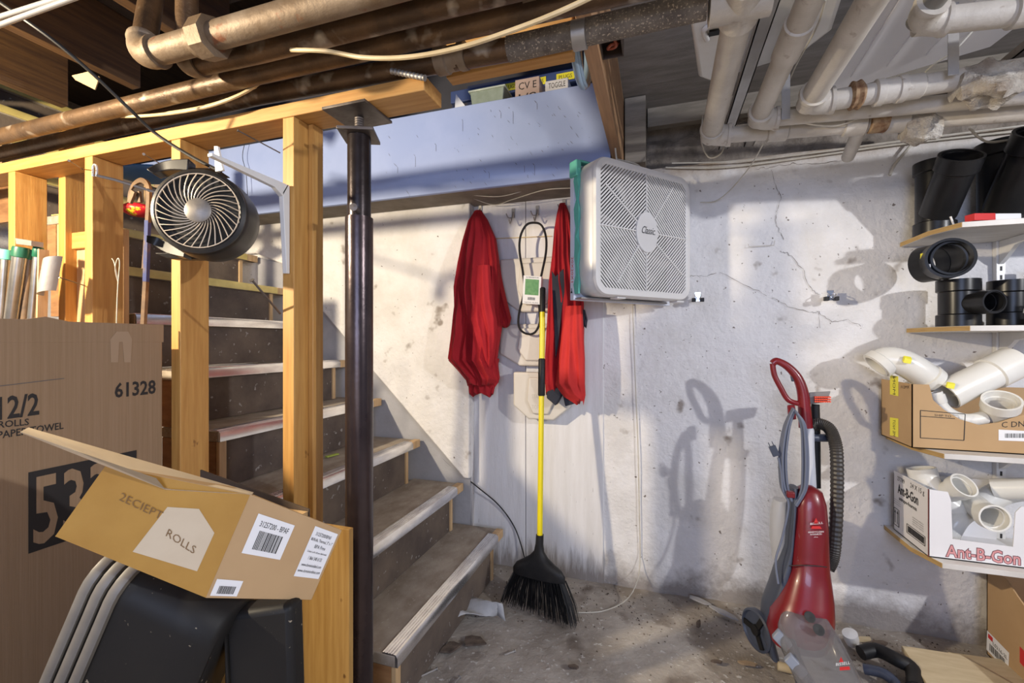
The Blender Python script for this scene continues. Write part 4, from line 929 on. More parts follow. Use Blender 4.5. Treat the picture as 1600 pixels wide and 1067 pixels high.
obj('print', mb, PINK if False else RED, bf, label='purple size print')
aw = fp(-.0165,.03,-.117)-U*.0008; obj('arrow_mark', MB().prism([aw+Z1*.012-Nf*-.0, aw+Nf*.006, aw-Nf*.006], -U*.0004).bar(aw+Z1*.0-U*.0002, aw+Z1*.018-U*.0002, .0025, .0006, U), INK, bf)
R = []
for i in range(15):
    b = .02+.98*i/14; w2 = .010+.005*math.sin(i*1.7); jx = .003*math.sin(i*2.3)
    R.append([fp(-.014,b,-.088-w2)-U*(.002+jx), fp(-.002,b,-.088-w2), fp(-.002,b,-.088+w2), fp(-.014,b,-.088+w2+.006*math.sin(i*3))-U*(.002+jx)])
obj('teal_tape', MB().rings(R), TEAL, bf, label='crumpled teal tape')
obj('teal_tape', MB().obox(fp(.10,1.008,-.10), U*.05, Nf*.02, Z1*.004).obox(fp(-.01,.95,-.10), U*.012, Nf*.022, Z1*.03), TEAL, bf, label='crumpled teal tape', bev=.004)
obj('bottom_ledge', MB().obox(fp(.45,-.012,-.10), U*(W*.45), Nf*.03, Z1*.003), GALV, bf)
for a in (.28, .92): obj('foot', MB().obox(fp(a,-.006,-.03), U*.022, Nf*.02, Z1*.004), FANW, bf, bev=.002)
hg = fp(.42,1.0,-.05)
obj('hanger_wire', MB().tube(spl([hg, hg+Vector((-.02,-.01,.02)), Vector((-.155,hg.y-.02,1.80)), Vector((-.162,hg.y-.03,1.851))],5), .0035, 8).tube(spl([hg+U*.09, hg+U*.05+Vector((0,0,.03)), Vector((-.155,hg.y-.02,1.81))],5), .003, 8), WIRE, bf)

# cracks in the plaster
WB = [o for o in bpy.data.objects if o.name == 'wall_back'][0]
for pts in (((20,220),(45,320),(68,350),(60,400),(45,440),(42,490),(60,540),(90,590)), ((60,645),(100,650),(150,700),(190,750),(210,820),(250,860),(275,870)), ((20,880),(90,920),(150,945),(230,960),(265,960),(270,1060)),
            ((-60,212),(0,205),(60,195),(130,185),(250,185),(330,175),(440,165)), ((-430,780),(-380,765),(-330,775),(-250,750)), ((-250,750),(-100,830),(20,880)), ((265,960),(330,1010),(420,1000),(500,1040))):
    P_ = []
    for i in range(len(pts)-1):
        for k in range(5):
            t = k/5; x = pts[i][0]*(1-t)+pts[i+1][0]*t+random.uniform(-4,4); y = pts[i][1]*(1-t)+pts[i+1][1]*t+random.uniform(-5,5)
            P_.append(at(1200+x/3.335, 200+y/3.335, Y=2.0955))
    obj('crack', MB().tube(P_, [random.uniform(.0002,.0010) for _ in P_], 5), DEB, WB, label='dark hairline plaster crack')
# ------------------------------------------------------------------ wall clips, nails
for px, py, lab in ((1090,467,'small chrome spring clip on the wall right of the box fan'), (1296,465,'small chrome spring clip on the wall left of the shelves')):
    c = at(px, py, Y=2.06)
    o = thing('spring_clip', lab, 'clip', c)
    obj('jaw', MB().box(c.x-.012,c.x+.012,2.05,2.056,c.z-.012,c.z+.028), CHROME, o, bev=.001)
    obj('spring_arm', MB().tube(spl([c+Vector((-.01,0,.02)), c+Vector((-.012,-.03,.01)), c+Vector((0,-.035,-.005)), c+Vector((.012,-.03,.01)), c+Vector((.01,0,.02))],4), .002, 8), CHROME, o)
    for s in (-1,1): obj('pad', MB().box(c.x+s*.016-.008,c.x+s*.016+.008,2.03,2.05,c.z-.014,c.z+.002), BLK, o, bev=.002)
    obj('mount', MB().box(c.x-.006,c.x+.006,2.056,2.104,c.z-.004,c.z+.008), CHROME, o)
cr = at(1190,380,Y=2.09)
obj('picture_hook', MB().tube([cr+Vector((-.05,0,0)), cr+Vector((-.048,-.006,-.012)), cr+Vector((.045,-.006,-.012)), cr+Vector((.048,0,.008))], .0012, 6), WIRE, None, 'thin painted wire hook on the wall above the cleaner', 'hook')
ck = [at(x,y,Y=2.094) for x,y in ((1300,448),(1275,428),(1256,418),(1250,400),(1232,392),(1214,392),(1210,350),(1215,310),(1206,275))]

# ------------------------------------------------------------------ shelves
SD = .31
def shelf(x0, z, lab, lefty=True):
    o = thing('wall_shelf', lab, 'shelf', (x0+.5, 1.95, z-.017))
    obj('shelf_board', MB().prism([(x0,2.09,z),(x0,1.90,z),(x0+.035,1.79,z),(x0+1.2,1.79,z),(x0+1.2,2.09,z)], (0,0,-.017)), SHELF, o, bev=.001)
    obj('edge_strip', MB().prism([(x0,2.09,z-.001),(x0-.0015,1.90,z-.001),(x0+.0335,1.79,z-.001),(x0+.035,1.79,z-.001),(x0+.0015,1.90,z-.001),(x0+.0015,2.09,z-.001)], (0,0,-.015)), SHEDGE, o, label='bare plywood edge')
    return o
SZ = [1.478, 1.150, .742, .392]
shelf(.875, SZ[0], 'top white shelf holding the large black pipe fittings')
shelf(.895, SZ[1], 'second white shelf holding black fittings and the steel box')
shelf(.83, SZ[2], 'third white shelf under the brown carton of white fittings')
shelf(.825, SZ[3], 'lowest white shelf under the white ant bait carton')
sx = at(1563, 600, Y=2.08).x
o = thing('shelf_standard', 'slotted white metal upright holding the shelf brackets', 'shelf upright', (sx, 2.09, .3))
obj('channel', MB().box(sx-.013,sx+.013,2.076,2.098,.30,1.62), WPLA, o, bev=.001)
mb = MB()
for i in range(40): mb.box(sx-.003,sx+.003,2.0752,2.0765,.33+i*.032,.346+i*.032)
obj('slots', mb, INK, o, label='dark slots', kind=None)
for i, z in enumerate(SZ):
    b = thing('shelf_bracket', ('top','second','third','lowest')[i]+' shelf bracket, white metal, under its shelf', 'bracket', (sx, 1.95, z-.1))
    obj('bracket_arm', MB().prism([(sx-.007,2.074,z-.0175),(sx-.007,1.83,z-.0175),(sx-.007,1.83,z-.028),(sx-.007,2.0,z-.045),(sx-.007,2.05,z-.085),(sx-.007,2.074,z-.10)], (.014,0,0)), WPLA, b, bev=.001)
# pipe fitting builder (local axes)
def socket(mb, p, d, r, L, hub=True, wall=.13):
    p, d = Vector(p), Vector(d).normalized()
    if hub: mb.hollow([p, p+d*L], r*1.13, r*.98, 32)
    return mb
def fitting(name, label, cat, runs, m, hubs=(), parent_loc=None, extra=None):
    "runs: list of (pts, r); hubs: (point, dir, r, len)"
    o = thing(name, label, cat, parent_loc or runs[0][0][0])
    mb = MB()
    for pts, r in runs: mb.hollow(pts, r, r*.88, 32)
    obj('fitting_body', mb, m, o, smooth=45)
    for p, d, r, L in hubs:
        p, d = Vector(p), Vector(d).normalized()
        obj('hub', MB().lathe(p, d, [(r,0),(r*1.12,.004),(r*1.12,L),(r*.98,L),(r*.96,L*.4),(r*.87,L*.38),(r*.87,0)], 36, closed=True), m, o, smooth=40)
    return o
# top shelf wyes
def wye(x, y, z, lab, s=1.0, br_=Vector((.55,-.35,1))):
    r = .062*s; b0 = Vector((x,y,z+.002)); tp = b0+Z1*.30*s
    bd_ = br_.normalized(); bs = b0+Z1*.05+bd_*.0; be = b0+Vector((.0,0,.05*s))+bd_*.27*s
    o = fitting('pipe_fitting', lab, 'pipe fitting', [([b0+Z1*.03, tp-Z1*.02], r), ([bs+bd_*.03, be], r*.99)], ABS, [(b0+Z1*.055*s, -Z1, r, .055*s), (tp-Z1*.045*s, Z1, r, .05*s), (be-bd_*.05*s, bd_, r, .06*s)], b0)
    return o
wye(.938, 2.0, SZ[0], 'large black wye fitting at the left end of the top shelf', .86, Vector((.0,-.82,1)))
wye(1.125, 2.0, SZ[0], 'large black wye fitting right of the first one, on the top shelf', 1.0, Vector((.0,-.82,1)))
wye(1.34, 1.98, SZ[0], 'black wye fitting at the right edge of the top shelf', .9, Vector((.0,-.75,1)))
# red pen box and cord on shelf
rb = thing('marker_box', 'small red and white cardboard box lying on the top shelf', 'box', (1.06,1.84,SZ[0]))
a = at(1515,346,Y=1.80); b = at(1592,328,Y=1.86); a.z = SZ[0]+.013; b.z = SZ[0]+.017; ab = b-a
obj('red_end', MB().bar(a, a+ab*.42, .03, .022), RED, rb, bev=.001)
obj('white_end', MB().bar(a+ab*.42, a+ab*.95, .028, .020), PAPER, rb, bev=.002)
obj('bar_label', MB().bar(a+ab*.2-Y1*.0155, a+ab*.33-Y1*.0155, .001, .018), PAPER, rb)
obj('pencil_stub', MB().tube([(.925,1.86,SZ[0]+.002),(.915,1.86,SZ[0]+.035)], .003, 8), WPLA, None, 'short white stick standing at the left end of the top shelf', 'stick')
# second shelf
z2 = SZ[1]
fitting('pipe_fitting', 'black sanitary tee with open side hole, leftmost on second shelf', 'pipe fitting',
        [([(.985,1.96,z2+.03),(.985,1.96,z2+.135)], .052), ([(1.0,1.93,z2+.078),(1.022,1.85,z2+.078)], .035)], ABS,
        [((.985,1.96,z2+.045),-Z1,.052,.043), ((.985,1.96,z2+.12),Z1,.052,.043), ((1.010,1.89,z2+.078),(.022,-.08,0),.034,.045)], (.985,1.96,z2))
fitting('pipe_fitting', 'black coupling standing in the middle of the second shelf', 'pipe fitting',
        [([(1.135,1.98,z2+.002),(1.135,1.98,z2+.15)], .05)], ABS, [((1.135,1.98,z2+.05),-Z1,.05,.045), ((1.135,1.98,z2+.115),Z1,.05,.042)], (1.135,1.98,z2))
fitting('pipe_fitting', 'tall black fitting at the right edge of the second shelf', 'pipe fitting',
        [([(1.30,1.95,z2+.002),(1.30,1.95,z2+.19)], .058)], ABS, [((1.30,1.95,z2+.055),-Z1,.058,.05), ((1.30,1.95,z2+.15),Z1,.058,.045)], (1.30,1.95,z2))
ec = at(1490,415,Y=1.88)
ez = z2+.165+.056
eo = at(1491,411,Y=1.835); eo.z = ez+.004
epts = spl([eo, eo+Vector((.005,.035,0)), eo+Vector((.000,.07,-.002)), eo+Vector((-.008,.10,-.003)), eo+Vector((-.022,.13,-.004))],5)
el = fitting('pipe_fitting', 'black elbow seen end on, stacked on top of the black tees', 'pipe fitting', [(epts[2:], .056)], ABS,
        [(epts[9], epts[0]-epts[4], .058, (epts[0]-epts[9]).length), (epts[12], epts[-1]-epts[-3], .056, .05)], epts[0])
lp = at(1452,408,Y=1.90); obj('sticker', MB().obox((epts[8].x-.064,epts[8].y-.012,epts[8].z+.014),(.0015,0,0),(.003,-.010,0),(0,0,.012)), YEL, el, label='yellow sticker', bev=.001)
obj('sticker', MB().obox((epts[8].x-.062,epts[8].y-.03,epts[8].z-.020),(.0015,0,0),(.004,-.010,-.002),(0,0,.006)), PAPER, el, label='white sticker', bev=.001)
fitting('pipe_fitting', 'small dark coupling on top at the shelf upright', 'pipe fitting', [([(1.235,2.02,z2+.15),(1.235,2.02,z2+.20)], .022)], ABS, [((1.235,2.02,z2+.17),Z1,.022,.035)], (1.235,2.02,z2+.15))
sb2 = thing('electrical_box', 'shiny steel two gang electrical box on the second shelf', 'electrical box', (1.19,1.84,z2))
obj('box_shell', MB().box(1.115,1.285,1.805,1.875,z2,z2+.04), CHROME, sb2, bev=.002)
mb = MB()
for x in (1.16,1.205): mb.lathe((x,1.8045,z2+.02), -Y1, [(.0,0),(.013,.0),(.0135,.0008),(.012,.001),(0,.001)], 20)
mb.lathe((1.1145,1.84,z2+.02), -X1, [(0,0),(.011,0),(.011,.001),(0,.001)], 18)
obj('knockout', mb, GALV, sb2)
R = []
for i in range(11):
    t = i/10; x = 1.11+.185*t; h = .018+.030*math.sin(math.pi*(t*.8+.15))+.004*math.sin(i*2.2)
    R.append([Vector((x, 1.845-.035*math.cos(k*math.pi/9), z2+.041+h*math.sin(k*math.pi/9)*(1+.12*math.sin(k*3+i)))) for k in range(10)])
obj('plastic_bag', MB().rings(R), BAG, None, 'crumpled clear plastic bag lying over the steel electrical box', 'bag', smooth=30)

# third shelf: brown carton
z3 = SZ[2]+.001
cx0, cy0, cy1 = .806, 1.848, 2.066
mc = thing('fittings_carton', 'cut down brown cardboard carton of white fittings on the third shelf', 'box', (1.05,1.95,z3))
T_ = .003; zt3 = z3+.214
obj('carton_end', MB().box(cx0,cx0+T_,cy0,cy1,z3,zt3), CARDL, mc)
obj('carton_bottom', MB().box(cx0,1.36,cy0,cy1,z3,z3+.003), CARDL, mc)
obj('carton_back', MB().box(cx0,1.36,cy1-T_,cy1,z3,zt3-.02), CARDL, mc)
def fx(x, y): return at(x, y, Y=cy0)
cut = [fx(1425,600), fx(1452,601), fx(1458,625), fx(1475,640), fx(1500,655), fx(1530,664), fx(1560,660), fx(1590,650), fx(1640,640)]
pl = [Vector((cx0,cy0,z3)), Vector((cx0,cy0,zt3))]+[Vector((p.x,cy0,min(p.z,zt3))) for p in cut[1:]]+[Vector((cut[-1].x,cy0,z3))]
obj('carton_front', MB().prism(pl, (0,T_,0)), CARDL, mc)
mb = MB()
def q4(a,b,c_,d_,w2=.0022):
    for p_, r_ in ((a,b),(b,c_),(c_,d_),(d_,a)): mb.bar(p_, r_, .0006, w2, (0,0,1) if abs((r_-p_).z) < .01 else (1,0,0))
ey_ = -Y1*.0005
q4(fx(1438,641)+ey_, fx(1508,647)+ey_, fx(1506,688)+ey_, fx(1438,684)+ey_); mb.bar(fx(1438,650)+ey_, fx(1492,654)+ey_, .0006, .002)
mb.text('SHIP TO', fx(1460,650)+ey_, fx(1486,652)+ey_, .007, Z1); mb.text('C DNG', fx(1565,668)+ey_, fx(1612,666)+ey_, .018, Z1)
mb.text('F12MX', fx(1427,606)+ey_+X1*-.028, fx(1427,606)+ey_+X1*.02, .008, Z1) if False else None
obj('print', mb, INK, mc)
ex_ = -X1*.0006
def ex(x, y): return at(x, y, X=cx0)
mb = MB(); mb.text('F12MX', at(1408,607,X=cx0)+ex_, at(1421,607,X=cx0)+ex_, .010, Z1); obj('print', mb, INK, mc)
for y0_, y1_, s1 in ((586,618,'MON'), (652,682,'ME NOT')):
    p_ = [ex(1391,y0_), ex(1404,y0_+2), ex(1404,y1_+1), ex(1391,y1_-2)]
    for v_ in p_: v_.x = cx0-.0006
    lb = obj('yellow_sticker', MB().prism(p_, (-.0004,0,0)), YEL, mc, label='yellow warning sticker')
    mb = MB(); mb.text(s1, p_[3]-X1*.0006+Z1*.003-Y1*.010*0+Y1*-.030, p_[0]-X1*.0006-Z1*.003-Y1*.030, .018, Y1*-1)
    mb.v = [Vector((v.x, v.y+.008, v.z)) for v in mb.v]
    obj('label_print', mb, INK, lb)
lb = obj('bar_label', MB().prism([fx(1560,671)+ey_, fx(1620,674)+ey_, fx(1620,690)+ey_, fx(1560,688)+ey_], (0,-.0006,0)), PAPER, mc, label='white barcode label')
mb = MB()
for i in range(16): a_ = fx(1570+i*2.2,677)-Y1*.0014; mb.box(a_.x,a_.x+random.choice((.0012,.002)),a_.y-.0002,a_.y,a_.z-.014,a_.z)
obj('label_print', mb, INK, lb)
def elbowpts(p, k=5): return spl(p, k)
ep = elbowpts([at(1368,572,Y=1.96), at(1385,562,Y=1.96), at(1410,566,Y=1.95), at(1435,580,Y=1.95), at(1455,596,Y=1.96)])
e1_ = fitting('pipe_fitting', 'white elbow with yellow sticker hanging over the left of the carton', 'pipe fitting', [(ep, .046)], PVC, [(ep[4], ep[0]-ep[3], .047, .03), (ep[-4], ep[-1]-ep[-4], .046, .03)])
s_ = at(1417,562,Y=1.90); obj('sticker', MB().obox(s_+Vector((0,-.002,.0)), (.010,0,-.002), (.002,0,.008), (0,.004,.004)), YEL, e1_, label='yellow price sticker')
ep = elbowpts([at(1478,618,Y=1.93), at(1505,604,Y=1.94), at(1535,590,Y=1.95), at(1560,578,Y=1.96), at(1580,568,Y=1.97)])
e2_ = fitting('pipe_fitting', 'large white coupling pipe slanting up inside the brown carton', 'pipe fitting', [(ep, .049)], PVC, [(ep[-9], ep[-1]-ep[-2], .049, .09)])
s_ = at(1485,602,Y=1.885); obj('sticker', MB().obox(s_, (.010,0,-.002), (.002,0,.008), (0,.003,.002)), YEL, e2_, label='yellow price sticker')
c = at(1562,632,Y=1.88)
fitting('pipe_fitting', 'short white round coupling at the front of the brown carton', 'pipe fitting', [([c+Vector((.012,.035,-.045)), c+Vector((0,-.005,.012))], .043)], PVC, [(c+Vector((.003,.005,-.012)), Vector((-.012,-.04,.057)), .043, .035)])
ep = elbowpts([at(1462,608,Y=1.875), at(1472,630,Y=1.872), at(1490,645,Y=1.872), at(1515,652,Y=1.876), at(1540,648,Y=1.885)])
fitting('pipe_fitting', 'curved white bend lying low inside the brown carton', 'pipe fitting', [([p+Vector((0,.01,-.012)) for p in ep], .022)], PVC, [(ep[4]+Vector((0,.01,-.012)), ep[0]-ep[3], .022, .03)])

# lowest shelf: white carton
z4 = SZ[3]+.001; gx0, gy0, gy1 = .84, 1.825, 2.055; zt4 = z4+.222; gx1 = at(1640,850,Y=gy0).x
ac = thing('white_carton', 'white cardboard tray carton printed in pink letters on the lowest shelf', 'box', (1.05,1.94,z4))
obj('carton_end', MB().box(gx0,gx0+T_,gy0,gy1,z4,zt4), CARDW, ac)
obj('carton_bottom', MB().box(gx0,gx1,gy0,gy1,z4,z4+.003), CARDW, ac); obj('carton_back', MB().box(gx0,gx1,gy1-T_,gy1,z4,zt4-.01), CARDW, ac)
zc = at(1488,842,Y=gy0).z; xa = at(1486,800,Y=gy0).x; xb = at(1583,800,Y=gy0).x
obj('carton_front', MB().prism([(gx0,gy0,z4),(gx0,gy0,zt4),(xa-.008,gy0,zt4-.004),(xa,gy0,zt4-.03),(xa+.004,gy0,zc),(xb,gy0,zc-.004),(xb+.006,gy0,zt4-.05),(xb+.02,gy0,zt4-.03),(gx1,gy0,zt4-.03),(gx1,gy0,z4)], (0,T_,0)), CARDW, ac)
obj('corner_line', MB().box(gx0-.0012,gx0+.0006,gy0-.0012,gy0+.001,z4,zt4), pm('corner_brown',(.20,.07,.06),.7), ac, label='red brown carton corner')
def gy(y): return at(0,0,Y=1)
def tE(mb, s, u0, u1, v, h, off=0): # on the end face, u from wall side (0) to front (1), v up
    mb.text(s, (gx0-.0006, gy1-(gy1-gy0)*u0, z4+(zt4-z4)*v), (gx0-.0006, gy1-(gy1-gy0)*u1, z4+(zt4-z4)*v), (zt4-z4)*h, Z1, off)
mb = MB(); tE(mb,'Ant-B-Gon',.14,.74,.66,.16,.03); tE(mb,'attrape-fourmis',.18,.70,.54,.08,.02); tE(mb,'27789',.13,.35,.87,.07); tE(mb,'24 X 15 g',.52,.90,.85,.10)
for i in range(3): tE(mb,'keep in a cool dry place',.02,.22,.52-.035*i,.02)
for i in range(4): tE(mb,'conserver dans un endroit frais',.58,.88,.42-.035*i,.02)
def rectE(u0,u1,v0,v1,w2=.0015):
    Pn = [Vector((gx0-.0006, gy1-(gy1-gy0)*u, z4+(zt4-z4)*v)) for u, v in ((u0,v0),(u1,v0),(u1,v1),(u0,v1))]
    for i in range(4): mb.bar(Pn[i], Pn[(i+1)%4], w2, .0004 if False else w2, (1,0,0))
rectE(.02,.18,.10,.38); rectE(.42,.92,.12,.26)
u = .45
while u < .89:
    w2 = random.choice((.008,.014)); a_ = gy1-(gy1-gy0)*u; mb.box(gx0-.001,gx0-.0005,a_-(gy1-gy0)*w2,a_,z4+(zt4-z4)*.14,z4+(zt4-z4)*.24); u += w2+.009
for u in (.06,.13):
    a_ = gy1-(gy1-gy0)*u; mb.box(gx0-.001,gx0-.0005,a_-.0012,a_+.0012,z4+.03,z4+.075); mb.prism([(gx0-.001,a_-.005,z4+.068),(gx0-.001,a_+.005,z4+.068),(gx0-.001,a_,z4+.08)],(.0004,0,0))
obj('print', mb, INK, ac)
mb = MB(); a_ = at(1478,872,Y=gy0); b_ = at(1594,888,Y=gy0); z_ = z4+.008
mb.text('Ant-B-Gon', (a_.x-.002,gy0-.0006,z_-.002), (b_.x+.002,gy0-.0006,z_-.002), .043, Z1, .05); obj('print', mb, pm('maroon_print',(.12,.03,.05),.6), ac, label='dark outline of the lettering')
mb = MB(); mb.text('Ant-B-Gon', (a_.x,gy0-.0011,z_), (b_.x,gy0-.0011,z_), .039, Z1, .015); obj('print', mb, PINK, ac, label='pink product lettering')
c = at(1455,745,Y=1.98)
q0 = at(1443,738,Y=2.0); q1 = at(1452,770,Y=1.98)
fitting('pipe_fitting', 'white wye fitting sticking out of the white carton', 'pipe fitting',
   [(elbowpts([at(1440,735,Y=1.99), at(1452,758,Y=1.97), at(1475,782,Y=1.95), at(1500,800,Y=1.94)]), .038), ([at(1468,775,Y=1.96), at(1502,760,Y=1.90)], .034)], PVC,
   [(at(1444,748,Y=1.985), at(1438,728,Y=1.99)-at(1444,748,Y=1.985), .038, .038), (at(1494,764,Y=1.915), at(1504,759,Y=1.895)-at(1494,764,Y=1.915), .036, .035)])
c = at(1548,808,Y=1.85)
fitting('pipe_fitting', 'white round socket facing forward in the white carton window', 'pipe fitting', [([c+Vector((.0,.12,.02)), c], .036)], PVC, [(c+Vector((0,.015,0)), Vector((0.0,-1,.1)), .037, .035)])
c = at(1500,820,Y=1.90)
fitting('pipe_fitting', 'white bend low in the left of the white carton window', 'pipe fitting', [(elbowpts([at(1480,838,Y=1.92), at(1495,812,Y=1.92), at(1510,800,Y=1.95)]), .03)], PVC, [])
fitting('pipe_fitting', 'white fitting at the back right inside the white carton', 'pipe fitting', [(elbowpts([at(1530,790,Y=1.99), at(1560,772,Y=2.0), at(1590,765,Y=2.0)]), .038)], PVC, [])
c = at(1590,760,Y=1.93); fitting('pipe_fitting', 'white round fitting at the right edge inside the white carton', 'pipe fitting', [([c+Vector((-.03,.06,-.03)), c+Vector((.06,-.0,.0))], .035)], PVC, [])

# brown carton lower right
kx = at(1545,950,Y=1.72).x
kc = thing('brown_carton', 'open brown carton with white barcode label on the floor under the shelves', 'box', (kx+.2,1.72,0))
ky0, ky1 = 1.30, 2.02
zk = at(1548,912,Y=1.9).z
kx = at(1548,940,Y=2.0).x-.0
zk = .30
obj('carton_side', MB().prism([(kx,ky0,.0),(kx,ky1,.0),(kx,ky1,zk),(kx,1.93,zk+.01),(kx,1.86,zk-.03),(kx,1.75,zk-.09),(kx,1.62,zk-.10),(kx,ky0,zk-.03)], (.004,0,0)), CARDL, kc)
obj('carton_walls', MB().box(kx,kx+.45,ky1-.004,ky1,0,zk).box(kx,kx+.45,ky0,ky0+.004,0,zk-.03).box(kx+.446,kx+.45,ky0,ky1,0,zk).box(kx,kx+.45,ky0,ky1,0,.004), CARDL, kc)
def kp(x, y): v = at(x, y, X=kx); return Vector((kx-.0006, v.y, v.z))
lq = [kp(1543,985), kp(1577,1020), kp(1576,1052), kp(1542,1015)]
lb = obj('barcode_label', MB().prism(lq, (-.0005,0,0)), PAPER, kc, label='white barcode label')
lg = lambda u_, v_: lq[0].lerp(lq[1],u_).lerp(lq[3].lerp(lq[2],u_),v_)-X1*.001
mb = MB(); mb.text('L0216-2L', lg(.3,.42), lg(.95,.42), .012, Z1)
u = .15
while u < .85: w2 = random.choice((.02,.04)); mb.add([lg(u,.5),lg(u+w2,.5),lg(u+w2,.85),lg(u,.85)],[(0,1,2,3)]); u += w2+.025
obj('label_print', mb, INK, lb)
obj('red_mark', MB().add([lg(.06,.08),lg(.28,.08),lg(.28,.3),lg(.06,.3)],[(0,1,2,3)]), RED, lb)
obj('print', MB().prism([kp(1594,1010),kp(1612,1030),kp(1612,1055),kp(1594,1035)],(-.0005,0,0)), RED, kc)
obj('cable_coil', MB().tube(spl([(kx+.05,1.75,.2),(kx+.08,1.65,.24),(kx+.15,1.6,.22),(kx+.2,1.7,.2),(kx+.12,1.8,.21)],8,True), .006, 8, closed=True), WIRE, None, 'white cable coil inside the brown carton on the floor', 'cable')

# ------------------------------------------------------------------ floor bits, right
obj('plank', MB().prism([at(1408,1008,Z=.05), at(1500,1022,Z=.05), at(1640,1100,Z=.05), at(1470,1100,Z=.05)], (0,0,-.018)), PLANKF, None, 'pale plywood offcut lying on the floor near the brown carton', 'board', bev=.002)
obj('plank', MB().prism([at(1480,1018,Z=.03), at(1640,1040,Z=.03), at(1640,1100,Z=.03), at(1540,1080,Z=.03)], (0,0,-.015)), PLANKF, None, 'lower pale plywood offcut half under the other one', 'board', bev=.002)
obj('plank', MB().box(kx-.35,kx-.05,1.55,1.75,.001,.03), DEB, None, 'dirty wood block propping the plywood offcuts', 'block')
hs = [at(1345,1020,Z=.03), at(1370,1016,Z=.04), at(1400,1030,Z=.05), at(1425,1045,Z=.04), at(1430,1075,Z=.03)]
obj('black_hose', MB().tube(spl(hs,6), .022, 14), BLK, None, 'thick black hose curled on the floor right of the cleaner', 'hose')
obj('black_hose', MB().tube(spl([at(1350,1045,Z=.02), at(1380,1052,Z=.03), at(1400,1070,Z=.02), at(1400,1090,Z=.02)],6), .016, 14), CLGRY, None, 'short dark hose piece in front of the curled hose', 'hose')
c = at(1332,992,Z=.03); obj('plastic_jar', MB().lathe((c.x,c.y,.0), (-.3,-.3,1), [(.02,0),(.024,.02),(.024,.045),(0,.05)], 20), WPLA, None, 'small white plastic jar on the floor behind the cleaner nozzle', 'jar')
CHIP = pm('wood_chip', (.36,.26,.16), .9, var=(.22,.15,.09), vs=20)
def shard(px, py, s, m, lab, cat='debris', th=.004, n=6, name='debris_piece', asp=.5, rot=0):
    c = at(px, py, Z=.004); P_ = []
    for i in range(n):
        a = 2*math.pi*i/n+random.uniform(-.3,.3); r = s*random.uniform(.7,1.1)
        x, y = r*math.cos(a), r*asp*math.sin(a); P_.append((c.x+x*math.cos(rot)-y*math.sin(rot), c.y+x*math.sin(rot)+y*math.cos(rot), .003+random.uniform(0,.002)))
    return obj(name, MB().prism(P_, (0,0,th)), m, None, lab, cat)
# torn bag beside stairs
R = []
for i in range(9):
    t = i/8; a = at(700+80*t, 975-22*t, Z=.02); b = at(718+72*t, 938+26*t*t*.9, Z=.02)
    R.append([a.lerp(b,k/7)+Vector((0,0,.022*math.sin(k*.9+i*.6)+.018*math.sin(math.pi*k/7))) for k in range(8)])
mb = MB(); b0_ = 0
for r_ in R: mb.v += r_
for i in range(8):
    for k in range(7): a = i*8+k; mb.f.append([a,a+1,a+9,a+8])
o = obj('torn_bag', mb, FOIL, None, 'crumpled grey plastic bag on the floor beside the lowest stair', 'bag', smooth=60)
md = o.modifiers.new('s','SOLIDIFY'); md.thickness = .002
for px, py, s, m, lab, asp, rot in ((1092,938,.05,FOIL,'torn white paper strip on the floor at the wall behind the broom',.35,-.5),(1130,958,.06,FOIL,'torn paper scrap left of the cleaner wheel',.3,-.6),(1092,975,.03,DEB,'dark wood splinter on the floor right of the broom',.3,1.3),
       (1215,985,.03,DEB,'dark scrap behind the cleaner wheel',.5,.4),(740,1003,.05,DEB,'dark clump of dirt beside the lowest stair',.6,.2),(705,1012,.045,DEB,'black clump of dirt under the torn bag',.6,.7),(1120,1035,.02,DEB,'small dark wood chip on the floor left of the cleaner',.4,.3),
       (1170,1038,.035,CHIP,'long pale wood chip near the cleaner wheel',.25,.1),(895,1043,.02,DEB,'small dark blob on the floor in front of the broom',.5,.2),(1350,1000,.04,PLANKF,'pale splinter by the wall right of the cleaner',.3,.4),(1375,1006,.03,DEB,'dark scrap by the wall right of the cleaner',.6,.1)):
    shard(px, py, s, m, lab, 'debris', .006, 7, 'debris_piece', asp, rot)
for (a,b,lab) in (((645,1062),(682,1045),'long loose nail on the floor beside the lowest stair'), ((710,1067),(718,1058),'short loose nail in the dirt beside the lowest stair'), ((788,1023),(804,1017),'small loose nail in front of the broom')):
    A_ = at(*a,Z=.006); B_ = at(*b,Z=.006); obj('nail', MB().tube([A_,B_], .003, 8).lathe(B_, B_-A_, [(.006,0),(.006,.002)], 10), GALV, None, lab, 'nail')
c = at(1197,1035,Z=.0); 
c = at(1215,1040,Z=.015); obj('wood_dowel', MB().tube([c, c+Vector((.05,-.005,0))], .014, 14), PLANKF, None, 'short round wooden stub lying in front of the cleaner wheel', 'dowel')
# scattered grit: uncountable
mb = MB()
for i in range(900):
    x = random.uniform(-.75,1.6); y = min(2.06, 2.06-abs(random.gauss(0,.22))); s = random.uniform(.001,.0045)
    if y < 1.2: continue
    z = floor_h(x,y)
    mb.add([(x-s,y,z),(x+s,y-s*.6,z),(x+s*.3,y+s,z),(x,y,z+s*1.3)], [(0,1,2),(0,1,3),(1,2,3),(2,0,3)])
obj('floor_grit', mb, DEB, None, 'dark crumbs and grit scattered along the foot of the wall', 'dirt', kind='stuff', smooth=0)

